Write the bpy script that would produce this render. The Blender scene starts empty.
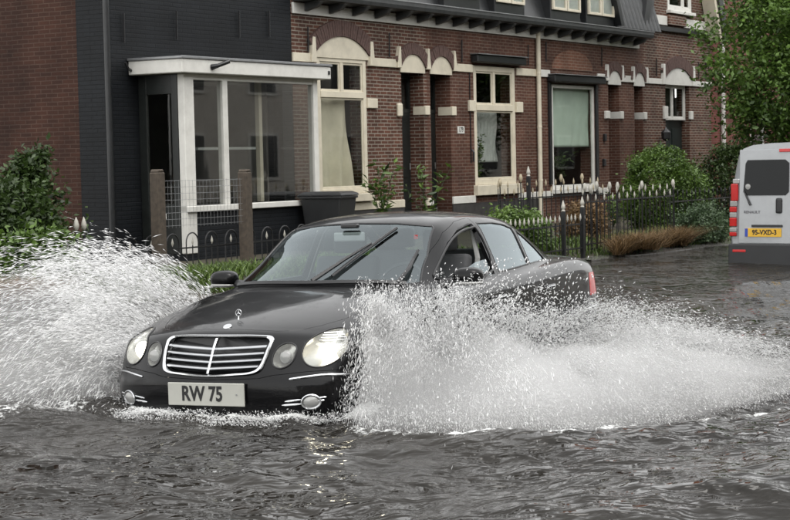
import bpy, bmesh, math, random
import numpy as np
from mathutils import Vector, Matrix
R = math.radians
random.seed(7); rng = np.random.default_rng(7)
sc = bpy.context.scene
COL = sc.collection
# ------------------------------------------------------------------ camera
cam_d = bpy.data.cameras.new('camera'); cam = bpy.data.objects.new('camera', cam_d); COL.objects.link(cam)
PITCH, ROLL = .0571, .0217
_r = Vector((1, 0, 0)); _f = Vector((0, math.cos(PITCH), -math.sin(PITCH))); _u = _r.cross(_f)
_r2 = _r * math.cos(ROLL) - _u * math.sin(ROLL); _u2 = _r * math.sin(ROLL) + _u * math.cos(ROLL)
_m = Matrix((_r2, _u2, -_f)).transposed().to_4x4(); _m.translation = (0, 0, 1.585)
cam.matrix_world = _m
cam_d.sensor_width = 36; cam_d.lens = 1750 / 790 * 36; cam_d.clip_start = .1; cam_d.clip_end = 600
cam_d.dof.use_dof = True; cam_d.dof.focus_distance = 11.6; cam_d.dof.aperture_fstop = 14
sc.camera = cam
# ------------------------------------------------------------------ overcast sky and soft sun
SUN_EL, SUN_ROT = 66, 150
w = bpy.data.worlds.new('World'); sc.world = w; w.use_nodes = True
nt = w.node_tree; nt.nodes.clear()
sky = nt.nodes.new('ShaderNodeTexSky'); sky.sky_type = 'NISHITA'; sky.sun_disc = False
sky.sun_elevation = R(SUN_EL); sky.sun_rotation = R(SUN_ROT); sky.air_density = 1.0; sky.dust_density = 0.6; sky.ozone_density = 1
hs = nt.nodes.new('ShaderNodeHueSaturation'); hs.inputs['Saturation'].default_value = .07
bg = nt.nodes.new('ShaderNodeBackground'); bg.inputs['Strength'].default_value = .15
wo = nt.nodes.new('ShaderNodeOutputWorld')
# overcast: the cloud deck is brighter overhead than towards the horizon, the same all round
tcw = nt.nodes.new('ShaderNodeTexCoord'); sxw = nt.nodes.new('ShaderNodeSeparateXYZ'); mrw = nt.nodes.new('ShaderNodeMapRange'); mxw = nt.nodes.new('ShaderNodeVectorMath'); mxw.operation = 'SCALE'
mrw.inputs['To Min'].default_value = 1.05; mrw.inputs['To Max'].default_value = 1.75
nt.links.new(tcw.outputs['Generated'], sxw.inputs[0]); nt.links.new(sxw.outputs[2], mrw.inputs['Value'])
nt.links.new(sky.outputs[0], hs.inputs['Color']); wmw = nt.nodes.new('ShaderNodeVectorMath'); wmw.operation = 'MULTIPLY'; wmw.inputs[1].default_value = (1.012, 1.0, .975)
nt.links.new(hs.outputs[0], wmw.inputs[0]); nt.links.new(wmw.outputs[0], mxw.inputs[0]); nt.links.new(mrw.outputs[0], mxw.inputs['Scale']); nt.links.new(mxw.outputs[0], bg.inputs[0]); nt.links.new(bg.outputs[0], wo.inputs[0])
sl = bpy.data.lights.new('sun', 'SUN'); sl.energy = .5; sl.angle = R(25); sl.color = (1, .97, .92)
so = bpy.data.objects.new('sun', sl); COL.objects.link(so)
# the direction the sun stands in: Nishita rotation 0 is +Y, turning clockwise
sd = Vector((math.sin(R(SUN_ROT)) * math.cos(R(SUN_EL)), math.cos(R(SUN_ROT)) * math.cos(R(SUN_EL)), math.sin(R(SUN_EL))))
so.rotation_euler = sd.to_track_quat('Z', 'Y').to_euler(); so.location = (0, 0, 30)
sc.view_settings.view_transform = 'Standard'; sc.view_settings.look = 'None'
sc.view_settings.exposure = 1.25; sc.view_settings.gamma = 1; sc.view_settings.use_curve_mapping = False
sc.cycles.use_denoising = True; sc.cycles.max_bounces = 10; sc.cycles.diffuse_bounces = 7; sc.cycles.volume_bounces = 5; sc.cycles.transparent_max_bounces = 16
sc.cycles.caustics_reflective = False; sc.cycles.caustics_refractive = False; sc.cycles.sample_clamp_indirect = 6

# ------------------------------------------------------------------ helpers
def tag(o, label=None, cat=None, group=None, kind=None):
    if label: o['label'] = label
    if cat: o['category'] = cat
    if group: o['group'] = group
    if kind: o['kind'] = kind
    return o
def empty(name, loc=(0, 0, 0), rz=0, parent=None):
    o = bpy.data.objects.new(name, None); COL.objects.link(o); o.location = loc; o.rotation_euler = (0, 0, rz)
    o.empty_display_size = .2; o.parent = parent
    return o
def link(name, me, mat=None, parent=None):
    o = bpy.data.objects.new(name, me); COL.objects.link(o); o.parent = parent
    if mat is not None and not me.materials: me.materials.append(mat)
    return o
def np_mesh(name, V, F, smooth=False):
    "mesh from numpy verts and an (n,k) face array"
    V = np.asarray(V, np.float32); F = np.asarray(F, np.int32); k = F.shape[1]
    me = bpy.data.meshes.new(name)
    me.vertices.add(len(V)); me.vertices.foreach_set('co', V.ravel())
    me.loops.add(F.size); me.loops.foreach_set('vertex_index', F.ravel())
    me.polygons.add(len(F)); me.polygons.foreach_set('loop_start', np.arange(0, F.size, k, dtype=np.int32))
    if smooth: me.polygons.foreach_set('use_smooth', np.ones(len(F), bool))
    me.update(calc_edges=True)
    return me
class MB:
    def __init__(s): s.v = []; s.f = []
    def quad(s, *p):
        n = len(s.v); s.v += [tuple(q) for q in p]; s.f.append(tuple(range(n, n + len(p)))); return s
    def box(s, x0, x1, y0, y1, z0, z1):
        n = len(s.v)
        s.v += [(x, y, z) for z in (z0, z1) for y in (y0, y1) for x in (x0, x1)]
        s.f += [tuple(n + i for i in q) for q in ((0, 2, 3, 1), (4, 5, 7, 6), (0, 1, 5, 4), (2, 6, 7, 3), (0, 4, 6, 2), (1, 3, 7, 5))]
        return s
    def prism(s, poly, a, b, ax=1):
        "extrude a 2D outline along an axis (0,1,2) from a to b"
        n = len(s.v); k = len(poly)
        def P(p, d):
            q = list(p); q.insert(ax, d); return tuple(q)
        s.v += [P(p, a) for p in poly] + [P(p, b) for p in poly]
        s.f.append(tuple(n + i for i in range(k))[::-1]); s.f.append(tuple(n + k + i for i in range(k)))
        s.f += [(n + i, n + (i + 1) % k, n + k + (i + 1) % k, n + k + i) for i in range(k)]
        return s
    def tube(s, pts, r, n=8, cap=True, closed=False):
        pts = [Vector(p) for p in pts]; m = len(pts); rs = r if isinstance(r, (list, tuple)) else [r] * m
        b0 = len(s.v); up = None
        for i, p in enumerate(pts):
            if closed: t = (pts[(i + 1) % m] - pts[i - 1])
            else: t = pts[min(i + 1, m - 1)] - pts[max(i - 1, 0)]
            t.normalize()
            if up is None:
                up = Vector((0, 0, 1)) if abs(t.z) < .9 else Vector((1, 0, 0))
            a = t.cross(up).normalized(); bb = a.cross(t).normalized(); up = bb
            s.v += [tuple(p + rs[i] * (math.cos(2 * math.pi * k / n) * a + math.sin(2 * math.pi * k / n) * bb)) for k in range(n)]
        for i in range(m if closed else m - 1):
            j = (i + 1) % m
            s.f += [(b0 + i * n + k, b0 + i * n + (k + 1) % n, b0 + j * n + (k + 1) % n, b0 + j * n + k) for k in range(n)]
        if cap and not closed:
            s.f.append(tuple(b0 + k for k in range(n))[::-1]); s.f.append(tuple(b0 + (m - 1) * n + k for k in range(n)))
        return s
    def lathe(s, prof, c=(0, 0, 0), n=20, ax=2):
        "revolve (r, h) pairs round an axis through c"
        b0 = len(s.v); m = len(prof)
        for r_, h in prof:
            for k in range(n):
                a = 2 * math.pi * k / n; q = [r_ * math.cos(a), r_ * math.sin(a)]; q.insert(ax, h)
                s.v.append((c[0] + q[0], c[1] + q[1], c[2] + q[2]))
        for i in range(m - 1):
            s.f += [(b0 + i * n + k, b0 + i * n + (k + 1) % n, b0 + (i + 1) * n + (k + 1) % n, b0 + (i + 1) * n + k) for k in range(n)]
        s.f.append(tuple(b0 + k for k in range(n))[::-1]); s.f.append(tuple(b0 + (m - 1) * n + k for k in range(n)))
        return s
    def mesh(s, name, bevel=0, smooth=False, seg=1, weld=False):
        me = bpy.data.meshes.new(name); me.from_pydata(s.v, [], s.f)
        bm = bmesh.new(); bm.from_mesh(me)
        if weld: bmesh.ops.remove_doubles(bm, verts=bm.verts, dist=1e-5)
        bmesh.ops.recalc_face_normals(bm, faces=bm.faces)
        if bevel:
            ed = [e for e in bm.edges if len(e.link_faces) == 2 and e.calc_face_angle(0) > .5]
            bmesh.ops.bevel(bm, geom=ed, offset=bevel, segments=seg, affect='EDGES', profile=.6, clamp_overlap=True)
        if smooth:
            for f in bm.faces: f.smooth = True
            for e in bm.edges:
                if len(e.link_faces) == 2 and e.calc_face_angle(0) > .7: e.smooth = False
        bm.to_mesh(me); bm.free()
        return me
    def build(s, name, mat, parent=None, bevel=0, smooth=False, seg=1, weld=False):
        return link(name, s.mesh(name, bevel, smooth, seg, weld), mat, parent)
def text_mesh(txt, size, depth=.002, bold=0, xs=1):
    cu = bpy.data.curves.new('lettering', 'FONT'); cu.body = txt; cu.size = size; cu.extrude = depth; cu.offset = bold
    cu.align_x = 'CENTER'; cu.align_y = 'CENTER'; cu.resolution_u = 3
    o = bpy.data.objects.new('lettering', cu); COL.objects.link(o)
    bpy.context.view_layer.update()
    me = bpy.data.meshes.new_from_object(o.evaluated_get(bpy.context.evaluated_depsgraph_get()))
    bpy.data.objects.remove(o); bpy.data.curves.remove(cu)
    for v in me.vertices: v.co.x *= xs
    me.name = 'lettering'; me.materials.clear()
    return me
def arc_pts(cx, cz, r, a0, a1, n):
    return [(cx + r * math.cos(a0 + (a1 - a0) * i / n), cz + r * math.sin(a0 + (a1 - a0) * i / n)) for i in range(n + 1)]

# ------------------------------------------------------------------ materials
MATS = {}
def nodes(name):
    m = bpy.data.materials.new(name); m.use_nodes = True; MATS[name] = m
    t = m.node_tree; b = t.nodes['Principled BSDF']
    return m, t, b
def N(t, typ, **kw):
    n = t.nodes.new('ShaderNode' + typ)
    for k, v in kw.items():
        if k in n.inputs: n.inputs[k].default_value = v
        else: setattr(n, k, v)
    return n
def L(t, a, b): t.links.new(a, b)
def ramp(t, fac, stops):
    r = N(t, 'ValToRGB'); e = r.color_ramp.elements
    while len(e) < len(stops): e.new(.5)
    for i, (p, c) in enumerate(stops): e[i].position = p; e[i].color = (*c, 1) if len(c) == 3 else c
    L(t, fac, r.inputs[0]); return r.outputs[0]
def mix(t, fac, a, b, mode='MIX'):
    m = N(t, 'Mix', data_type='RGBA', blend_type=mode)
    for s, x in ((m.inputs[0], fac), (m.inputs[6], a), (m.inputs[7], b)):
        if hasattr(x, 'links') or hasattr(x, 'is_linked'): L(t, x, s)
        else: s.default_value = x if not isinstance(x, tuple) or len(x) == 4 else (*x, 1)
    return m.outputs[2]
def bump(t, b, h, st=.3, dist=.01):
    n = N(t, 'Bump', Strength=st, Distance=dist); L(t, h, n.inputs['Height']); L(t, n.outputs[0], b.inputs['Normal']); return n
def plain(name, col, rough=.5, metal=0, var=.12, scale=8, bmp=.0, coat=0, spec=.5, dirt=0):
    "a painted or moulded surface: base colour with slight uneven wear"
    m, t, b = nodes(name)
    tc = N(t, 'TexCoord'); n = N(t, 'TexNoise', Scale=scale, Detail=6, Roughness=.6); L(t, tc.outputs['Object'], n.inputs['Vector'])
    lo = tuple(c * (1 - var) for c in col); hi = tuple(min(1, c * (1 + var)) for c in col)
    c = ramp(t, n.outputs[0], [(.3, lo), (.7, hi)])
    if dirt:
        n2 = N(t, 'TexNoise', Scale=scale * .35, Detail=8, Roughness=.7); L(t, tc.outputs['Object'], n2.inputs['Vector'])
        f = ramp(t, n2.outputs[0], [(.48, (0, 0, 0)), (.72, (dirt, dirt, dirt))])
        c = mix(t, f, c, (.09, .07, .05, 1))
    L(t, c, b.inputs['Base Color'])
    b.inputs['Roughness'].default_value = rough; b.inputs['Metallic'].default_value = metal
    b.inputs['Coat Weight'].default_value = coat; b.inputs['Specular IOR Level'].default_value = spec
    if bmp: bump(t, b, n.outputs[0], bmp, .01)
    return m
def brick(name, c1, c2, mortar, row=.0625, wid=.215, msz=.009, bmp=.5, rough=.75, blotch=.5):
    m, t, b = nodes(name)
    tc = N(t, 'TexCoord'); sx = N(t, 'SeparateXYZ'); L(t, tc.outputs['Object'], sx.inputs[0])
    nx = N(t, 'SeparateXYZ'); L(t, tc.outputs['Normal'], nx.inputs[0])
    ab = N(t, 'Math', operation='ABSOLUTE'); L(t, nx.outputs[0], ab.inputs[0])
    gt = N(t, 'Math', operation='GREATER_THAN'); L(t, ab.outputs[0], gt.inputs[0]); gt.inputs[1].default_value = .6
    mx = N(t, 'Mix', data_type='FLOAT'); L(t, gt.outputs[0], mx.inputs[0]); L(t, sx.outputs[0], mx.inputs[2]); L(t, sx.outputs[1], mx.inputs[3])
    cv = N(t, 'CombineXYZ'); L(t, mx.outputs[0], cv.inputs[0]); L(t, sx.outputs[2], cv.inputs[1])
    # slightly uneven courses
    wn = N(t, 'TexNoise', Scale=3.0, Detail=2); L(t, tc.outputs['Object'], wn.inputs['Vector'])
    ws = N(t, 'VectorMath', operation='SCALE'); ws.inputs['Scale'].default_value = .012; L(t, wn.outputs['Color'], ws.inputs[0])
    ad = N(t, 'VectorMath', operation='ADD'); L(t, cv.outputs[0], ad.inputs[0]); L(t, ws.outputs[0], ad.inputs[1])
    br = N(t, 'TexBrick', Scale=1.0); br.offset = .5
    br.inputs['Brick Width'].default_value = wid; br.inputs['Row Height'].default_value = row
    br.inputs['Mortar Size'].default_value = msz; br.inputs['Mortar Smooth'].default_value = .25; br.inputs['Bias'].default_value = -.1
    br.inputs['Color1'].default_value = (*c1, 1); br.inputs['Color2'].default_value = (*c2, 1); br.inputs['Mortar'].default_value = (*mortar, 1)
    L(t, ad.outputs[0], br.inputs['Vector'])
    n2 = N(t, 'TexNoise', Scale=1.3, Detail=7, Roughness=.65); L(t, tc.outputs['Object'], n2.inputs['Vector'])
    f = ramp(t, n2.outputs[0], [(.3, (1 - blotch,) * 3), (.7, (1 + blotch * .6,) * 3)])
    c = mix(t, 1.0, br.outputs['Color'], f, 'MULTIPLY')
    L(t, c, b.inputs['Base Color']); b.inputs['Roughness'].default_value = rough; b.inputs['Specular IOR Level'].default_value = .22
    iv = N(t, 'Math', operation='SUBTRACT'); iv.inputs[0].default_value = 1; L(t, br.outputs['Fac'], iv.inputs[1])
    n3 = N(t, 'TexNoise', Scale=60, Detail=3); L(t, tc.outputs['Object'], n3.inputs['Vector'])
    sm = N(t, 'Math', operation='MULTIPLY_ADD'); L(t, n3.outputs[0], sm.inputs[0]); sm.inputs[1].default_value = .3; L(t, iv.outputs[0], sm.inputs[2])
    bump(t, b, sm.outputs[0], bmp, .01)
    return m
def glass(name, tint=(.8, .85, .86), rough=.02, refl=1.0, ior=1.5):
    "a thin pane: what is behind shows through, fresnel reflection on top"
    m, t, b = nodes(name)
    t.nodes.remove(b); out = t.nodes['Material Output']
    tr = N(t, 'BsdfTransparent'); tr.inputs[0].default_value = (*tint, 1)
    gl = N(t, 'BsdfGlossy', Roughness=rough); gl.inputs[0].default_value = (*refl, 1) if isinstance(refl, tuple) else (refl, refl, refl, 1)
    fr = N(t, 'Fresnel', IOR=1.62); ge = N(t, 'NewGeometry'); im = N(t, 'Mix', data_type='FLOAT'); im.inputs[2].default_value = ior; im.inputs[3].default_value = 1 / ior
    L(t, ge.outputs['Backfacing'], im.inputs[0]); L(t, im.outputs[0], fr.inputs['IOR'])
    n = N(t, 'TexNoise', Scale=1.5, Detail=2); bp = N(t, 'Bump', Strength=.06, Distance=.02); L(t, n.outputs[0], bp.inputs['Height']); L(t, bp.outputs[0], gl.inputs['Normal'])
    ms = N(t, 'MixShader'); L(t, fr.outputs[0], ms.inputs[0]); L(t, tr.outputs[0], ms.inputs[1]); L(t, gl.outputs[0], ms.inputs[2])
    L(t, ms.outputs[0], out.inputs['Surface'])
    return m
def leafmat(name, dark, light, rough=.45):
    m, t, b = nodes(name)
    at = N(t, 'Attribute', attribute_name='tint'); c = ramp(t, at.outputs['Fac'], [(0, dark), (1, light)])
    L(t, c, b.inputs['Base Color']); b.inputs['Roughness'].default_value = rough
    b.inputs['Specular IOR Level'].default_value = .4
    tl = N(t, 'BsdfTranslucent'); L(t, c, tl.inputs[0]); ms = N(t, 'MixShader'); ms.inputs[0].default_value = .25
    L(t, b.outputs[0], ms.inputs[1]); L(t, tl.outputs[0], ms.inputs[2]); L(t, ms.outputs[0], t.nodes['Material Output'].inputs['Surface'])
    return m
plain('cream', (.58, .53, .42), .5, var=.08, scale=5, dirt=.25)
plain('white_paint', (.60, .59, .55), .45, var=.06, scale=6, dirt=.22)
plain('black_paint', (.012, .013, .014), .35, var=.3)
plain('gutter', (.035, .037, .038), .45, var=.3, dirt=.1)
plain('zinc', (.25, .255, .26), .4, metal=.6, var=.15)
plain('plinth', (.03, .028, .027), .7, var=.4, bmp=.2)
plain('door_dark', (.012, .014, .013), .35, var=.3)
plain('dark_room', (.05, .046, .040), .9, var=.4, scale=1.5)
plain('curtain', (.60, .55, .42), .85, var=.12, scale=3)
plain('net_curtain', (.50, .52, .49), .9, var=.1, scale=4)
plain('green_blind', (.48, .58, .49), .8, var=.1, scale=2)
plain('wood_post', (.055, .042, .030), .8, var=.4, scale=14, bmp=.3)
plain('iron', (.010, .010, .011), .4, var=.3)
plain('finial_white', (.40, .385, .34), .5, var=.1, dirt=.2)
plain('finial_gold', (.34, .29, .20), .4, var=.1)
plain('bin_plastic', (.016, .017, .018), .42, var=.2, bmp=.1)
plain('rubber', (.012, .012, .012), .75, var=.2)
plain('chrome', (.62, .63, .64), .14, metal=1, var=.05)
plain('satin_chrome', (.55, .56, .57), .28, metal=1, var=.06)
plain('trim_black', (.010, .010, .011), .38, var=.2)
plain('interior', (.075, .075, .078), .8, var=.15)
plain('interior_light', (.30, .30, .29), .8, var=.1)
plain('plate_white', (.42, .42, .38), .45, var=.05)
plain('plate_yellow', (.62, .36, .02), .4, var=.05)
plain('plate_blue', (.02, .05, .30), .4, var=.05)
plain('ink', (.010, .010, .010), .5, var=.1)
plain('red_lamp', (.45, .010, .010), .2, var=.1, coat=.2)
plain('clear_lamp', (.30, .30, .29), .12, var=.06, coat=1)
plain('van_silver', (.29, .30, .31), .32, metal=.35, var=.05, coat=.6, dirt=.12)
plain('bark', (.075, .058, .042), .85, var=.4, scale=12, bmp=.5)
plain('terracotta', (.30, .11, .06), .8, var=.2)
plain('voussoir', (.085, .048, .040), .8, var=.35, scale=16, bmp=.3)
plain('mortar', (.16, .14, .12), .9, var=.2)
brick('brick_purple', (.066, .030, .020), (.110, .045, .028), (.23, .20, .165))
brick('brick_red', (.074, .032, .021), (.102, .045, .029), (.165, .122, .098), msz=.0075)
brick('brick_orange', (.16, .068, .042), (.20, .088, .054), (.24, .17, .13))
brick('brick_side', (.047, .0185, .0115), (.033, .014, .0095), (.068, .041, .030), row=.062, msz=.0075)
brick('brick_black', (.0070, .0084, .0104), (.0088, .0104, .0126), (.0045, .0054, .0068), bmp=.7, rough=.55, blotch=.5)
brick('brick_far', (.17, .055, .045), (.14, .046, .038), (.17, .09, .075), bmp=.2)
glass('window_glass', (.90, .91, .90), ior=1.3)
glass('blind_glass', (.92, .93, .92), ior=1.18)
glass('bay_glass', (.88, .89, .88), ior=1.7)
plain('plaster', (.50, .47, .42), .8, var=.1)
plain('shop_wall', (.20, .19, .17), .85, var=.3, scale=1.2)
glass('car_glass', (.66, .73, .73), ior=1.85, refl=(.86, .96, 1.0))
glass('lens_glass', (.92, .93, .92), .03)
leafmat('leaf_bush', (.016, .034, .007), (.115, .195, .032))
leafmat('leaf_dark', (.009, .018, .006), (.058, .100, .022))
leafmat('leaf_bright', (.030, .060, .012), (.14, .22, .045))
leafmat('leaf_tree', (.026, .056, .010), (.15, .255, .048))
leafmat('leaf_grey', (.030, .055, .025), (.085, .130, .060))
leafmat('grass_green', (.022, .044, .009), (.125, .190, .036))
leafmat('grass_brown', (.045, .028, .012), (.23, .145, .066), .7)
# black car paint, wet: fine beads on a clear coat
m, t, b = nodes('car_paint')
b.inputs['Base Color'].default_value = (.0035, .0035, .004, 1); b.inputs['Roughness'].default_value = .32; b.inputs['Metallic'].default_value = .0
b.inputs['Coat Weight'].default_value = .7; b.inputs['Coat Roughness'].default_value = .07; b.inputs['Specular IOR Level'].default_value = .05; b.inputs['Coat IOR'].default_value = 1.34
tc = N(t, 'TexCoord'); v = N(t, 'TexVoronoi', Scale=95); L(t, tc.outputs['Object'], v.inputs['Vector'])
hgt = ramp(t, v.outputs['Distance'], [(.0, (1, 1, 1)), (.35, (0, 0, 0))])
n = N(t, 'TexNoise', Scale=7, Detail=4); L(t, tc.outputs['Object'], n.inputs['Vector']); msk = ramp(t, n.outputs[0], [(.45, (0, 0, 0)), (.65, (1, 1, 1))])
hm = mix(t, 1.0, hgt, msk, 'MULTIPLY')
bp = N(t, 'Bump', Strength=.16, Distance=.004); L(t, hm, bp.inputs['Height']); L(t, bp.outputs[0], b.inputs['Coat Normal']); L(t, bp.outputs[0], b.inputs['Normal'])
rr = ramp(t, n.outputs[0], [(.35, (.02,) * 3), (.7, (.09,) * 3)]); L(t, rr, b.inputs['Coat Roughness'])
# lit headlamp bulb
m, t, b = nodes('lamp_light'); b.inputs['Base Color'].default_value = (.9, .88, .8, 1)
b.inputs['Emission Color'].default_value = (1, .90, .68, 1); b.inputs['Emission Strength'].default_value = 7.0
m, t, b = nodes('lamp_glow'); b.inputs['Base Color'].default_value = (.36, .36, .34, 1); b.inputs['Metallic'].default_value = .8; b.inputs['Roughness'].default_value = .22
b.inputs['Emission Color'].default_value = (1, .95, .84, 1); b.inputs['Emission Strength'].default_value = .02
# spray: broken water, white where it scatters, glossy on its skin
m, t, b = nodes('spray')
b.inputs['Base Color'].default_value = (.98, .98, .98, 1); b.inputs['Roughness'].default_value = .25; b.inputs['IOR'].default_value = 1.33
tl = N(t, 'BsdfTranslucent'); tl.inputs[0].default_value = (.98, .98, .98, 1)
tr = N(t, 'BsdfTransparent')
ms = N(t, 'MixShader'); ms.inputs[0].default_value = .45; L(t, b.outputs[0], ms.inputs[1]); L(t, tl.outputs[0], ms.inputs[2])
L(t, ms.outputs[0], t.nodes['Material Output'].inputs['Surface'])
# fine mist hanging inside the spray
m, t, b = nodes('mist'); t.nodes.remove(b); pv_ = N(t, 'VolumePrincipled'); pv_.inputs['Color'].default_value = (.97, .97, .97, 1); pv_.inputs['Density'].default_value = 1.35; pv_.inputs['Anisotropy'].default_value = .2
L(t, pv_.outputs[0], t.nodes['Material Output'].inputs['Volume'])
m, t, b = nodes('thin_mist'); t.nodes.remove(b); pv_ = N(t, 'VolumePrincipled'); pv_.inputs['Color'].default_value = (.96, .96, .96, 1); pv_.inputs['Density'].default_value = .40; pv_.inputs['Anisotropy'].default_value = .2
L(t, pv_.outputs[0], t.nodes['Material Output'].inputs['Volume'])
# flood water
m, t, b = nodes('flood_water')
b.inputs['Roughness'].default_value = .07; b.inputs['IOR'].default_value = 1.33
tc = N(t, 'TexCoord'); mp = N(t, 'Mapping'); L(t, tc.outputs['Object'], mp.inputs[0])
mp.inputs['Rotation'].default_value = (0, 0, R(12)); mp.inputs['Scale'].default_value = (.55, 1.25, 1)
n1 = N(t, 'TexNoise', Scale=7.5, Detail=2, Roughness=.6, Distortion=.5); L(t, mp.outputs[0], n1.inputs['Vector'])
n2 = N(t, 'TexNoise', Scale=20, Detail=2, Roughness=.55, Distortion=.3); L(t, mp.outputs[0], n2.inputs['Vector'])
ma = N(t, 'Math', operation='MULTIPLY_ADD'); L(t, n2.outputs[0], ma.inputs[0]); ma.inputs[1].default_value = .13; L(t, n1.outputs[0], ma.inputs[2])
npch = N(t, 'TexNoise', Scale=.9, Detail=3); L(t, tc.outputs['Object'], npch.inputs['Vector']); pch = ramp(t, npch.outputs[0], [(.36, (.35,) * 3), (.62, (1.25,) * 3)])
hmul = N(t, 'Math', operation='MULTIPLY'); L(t, ma.outputs[0], hmul.inputs[0]); L(t, pch, hmul.inputs[1])
bump(t, b, hmul.outputs[0], 1.0, .078)
at = N(t, 'Attribute', attribute_name='foam')
nf = N(t, 'TexNoise', Scale=26, Detail=8, Roughness=.75); L(t, tc.outputs['Object'], nf.inputs['Vector'])
sb = N(t, 'Math', operation='ADD'); L(t, nf.outputs[0], sb.inputs[0]); L(t, at.outputs['Fac'], sb.inputs[1])
ff = ramp(t, sb.outputs[0], [(.86, (0, 0, 0)), (1.12, (1, 1, 1))])
nb = N(t, 'TexNoise', Scale=.8, Detail=4); L(t, tc.outputs['Object'], nb.inputs['Vector'])
cb_ = ramp(t, nb.outputs[0], [(.35, (.009, .0075, .0055)), (.7, (.018, .0155, .012))])
L(t, mix(t, ff, cb_, (.66, .67, .66, 1)), b.inputs['Base Color'])
L(t, ramp(t, ff, [(0, (.03,) * 3), (1, (.55,) * 3)]), b.inputs['Roughness'])
# wet soil of gardens and verge
m, t, b = nodes('wet_soil')
tc = N(t, 'TexCoord'); n = N(t, 'TexNoise', Scale=2.2, Detail=9, Roughness=.7); L(t, tc.outputs['Object'], n.inputs['Vector'])
L(t, ramp(t, n.outputs[0], [(.35, (.022, .017, .011)), (.55, (.040, .033, .018)), (.7, (.035, .048, .016))]), b.inputs['Base Color']); b.inputs['Roughness'].default_value = .8
bump(t, b, n.outputs[0], .6, .05)
m, t, b = nodes('asphalt')
tc = N(t, 'TexCoord'); n = N(t, 'TexNoise', Scale=90, Detail=4); L(t, tc.outputs['Object'], n.inputs['Vector'])
L(t, ramp(t, n.outputs[0], [(.3, (.035,) * 3), (.7, (.065,) * 3)]), b.inputs['Base Color']); b.inputs['Roughness'].default_value = .7
m, t, b = nodes('paving')
tc = N(t, 'TexCoord'); br = N(t, 'TexBrick', Scale=1); L(t, tc.outputs['Object'], br.inputs['Vector'])
br.inputs['Brick Width'].default_value = .3; br.inputs['Row Height'].default_value = .3; br.inputs['Mortar Size'].default_value = .008
br.inputs['Color1'].default_value = (.16, .155, .145, 1); br.inputs['Color2'].default_value = (.12, .115, .11, 1); br.inputs['Mortar'].default_value = (.05, .045, .04, 1)
L(t, br.outputs['Color'], b.inputs['Base Color']); b.inputs['Roughness'].default_value = .12
# ------------------------------------------------------------------ frames of reference
HA = R(32.0)                                   # the terrace runs at 32 degrees to the line of sight
HD = np.array([math.sin(HA), math.cos(HA), 0]); HN = np.array([math.cos(HA), -math.sin(HA), 0]); HP = np.array([-.2657, 31, 0])
HROT = math.pi / 2 - HA
def UVZ(u, v, z=0): return tuple(HP + u * HD + v * HN + np.array([0, 0, z]))     # along the terrace, out towards the street, up
TH = .453; CAR0 = np.array([-1.168, 10.715, -.26]); CF = np.array([-math.sin(TH), -math.cos(TH), 0]); CN = np.array([math.cos(TH), -math.sin(TH), 0])
def CARW(x, y, z=0): return CAR0 + 1.02 * (-x * CF + y * CN + np.array([0, 0, z]))  # x back from the nose, y to the car's left
# ------------------------------------------------------------------ ground under everything
g = MB().quad((-300, -60, -.262), (300, -60, -.262), (300, 540, -.262), (-300, 540, -.262)).build('road', MATS['asphalt']); tag(g, kind='structure')
# ------------------------------------------------------------------ the flood
def vnoise(x, y, s):
    "cheap smooth value noise"
    r = np.random.default_rng(s); T = r.random((64, 64)); xi = np.floor(x).astype(int); yi = np.floor(y).astype(int)
    fx = x - xi; fy = y - yi; fx = fx * fx * (3 - 2 * fx); fy = fy * fy * (3 - 2 * fy)
    g = lambda a, b: T[a % 64, b % 64]
    return (g(xi, yi) * (1 - fx) + g(xi + 1, yi) * fx) * (1 - fy) + (g(xi, yi + 1) * (1 - fx) + g(xi + 1, yi + 1) * fx) * fy
def seg_dist(X, Y, pts):
    D = np.full(X.shape, 99.)
    for a, b in zip(pts[:-1], pts[1:]):
        ex, ey = b[0] - a[0], b[1] - a[1]; t = np.clip(((X - a[0]) * ex + (Y - a[1]) * ey) / (ex * ex + ey * ey), 0, 1)
        D = np.minimum(D, np.hypot(X - a[0] - t * ex, Y - a[1] - t * ey))
    return D
# landing lines of the two sheets of spray (world x, y)
SPL_OUT = [(-.30, 10.45), (-.22, 10.0), (.10, 9.82), (.55, 9.74), (1.0, 9.80), (1.45, 10.05), (1.9, 10.45), (2.4, 11.05), (2.9, 11.75), (3.5, 12.7)]
SPL_LEFT = [(-1.98, 11.35), (-2.2, 11.0), (-2.65, 10.9), (-3.2, 11.25), (-3.9, 11.8), (-4.6, 12.5)]
def axis(lo, hi, a, b, d, k):
    "positions dense (step d) in [a, b], widening outwards"
    c = list(np.arange(a, b + d / 2, d)); s = d
    while c[-1] < hi: s *= k; c.append(min(hi, c[-1] + s))
    s = d
    while c[0] > lo: s *= k; c.insert(0, max(lo, c[0] - s))
    return np.array(c)
wx = axis(-150, 150, -4.2, 4.6, .024, 1.06); wy = axis(-12, 260, 7.2, 13.5, .020, 1.05)
X, Y = np.meshgrid(wx, wy, indexing='ij')
Z = np.zeros_like(X); r_ = np.random.default_rng(3)
for i in range(46):
    lam = .10 * (1.09 ** i); a_ = r_.normal(1.38, .45); k = 2 * math.pi / lam
    amp = .0050 * lam ** .74 * (.6 + .8 * r_.random()) 
    ph = k * (X * math.cos(a_) + Y * math.sin(a_)) + r_.random() * 9 + 1.6 * vnoise(X * .9 + i, Y * .9 - i, i)
    env_ = .35 + 1.3 * vnoise(X / (lam * 2.2 + .3) + 3 * i, Y / (lam * 2.2 + .3), 50 + i)
    s_ = np.sin(ph); Z += amp * env_ * (s_ + .35 * (s_ * s_ - .5)) * 1.25
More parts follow.
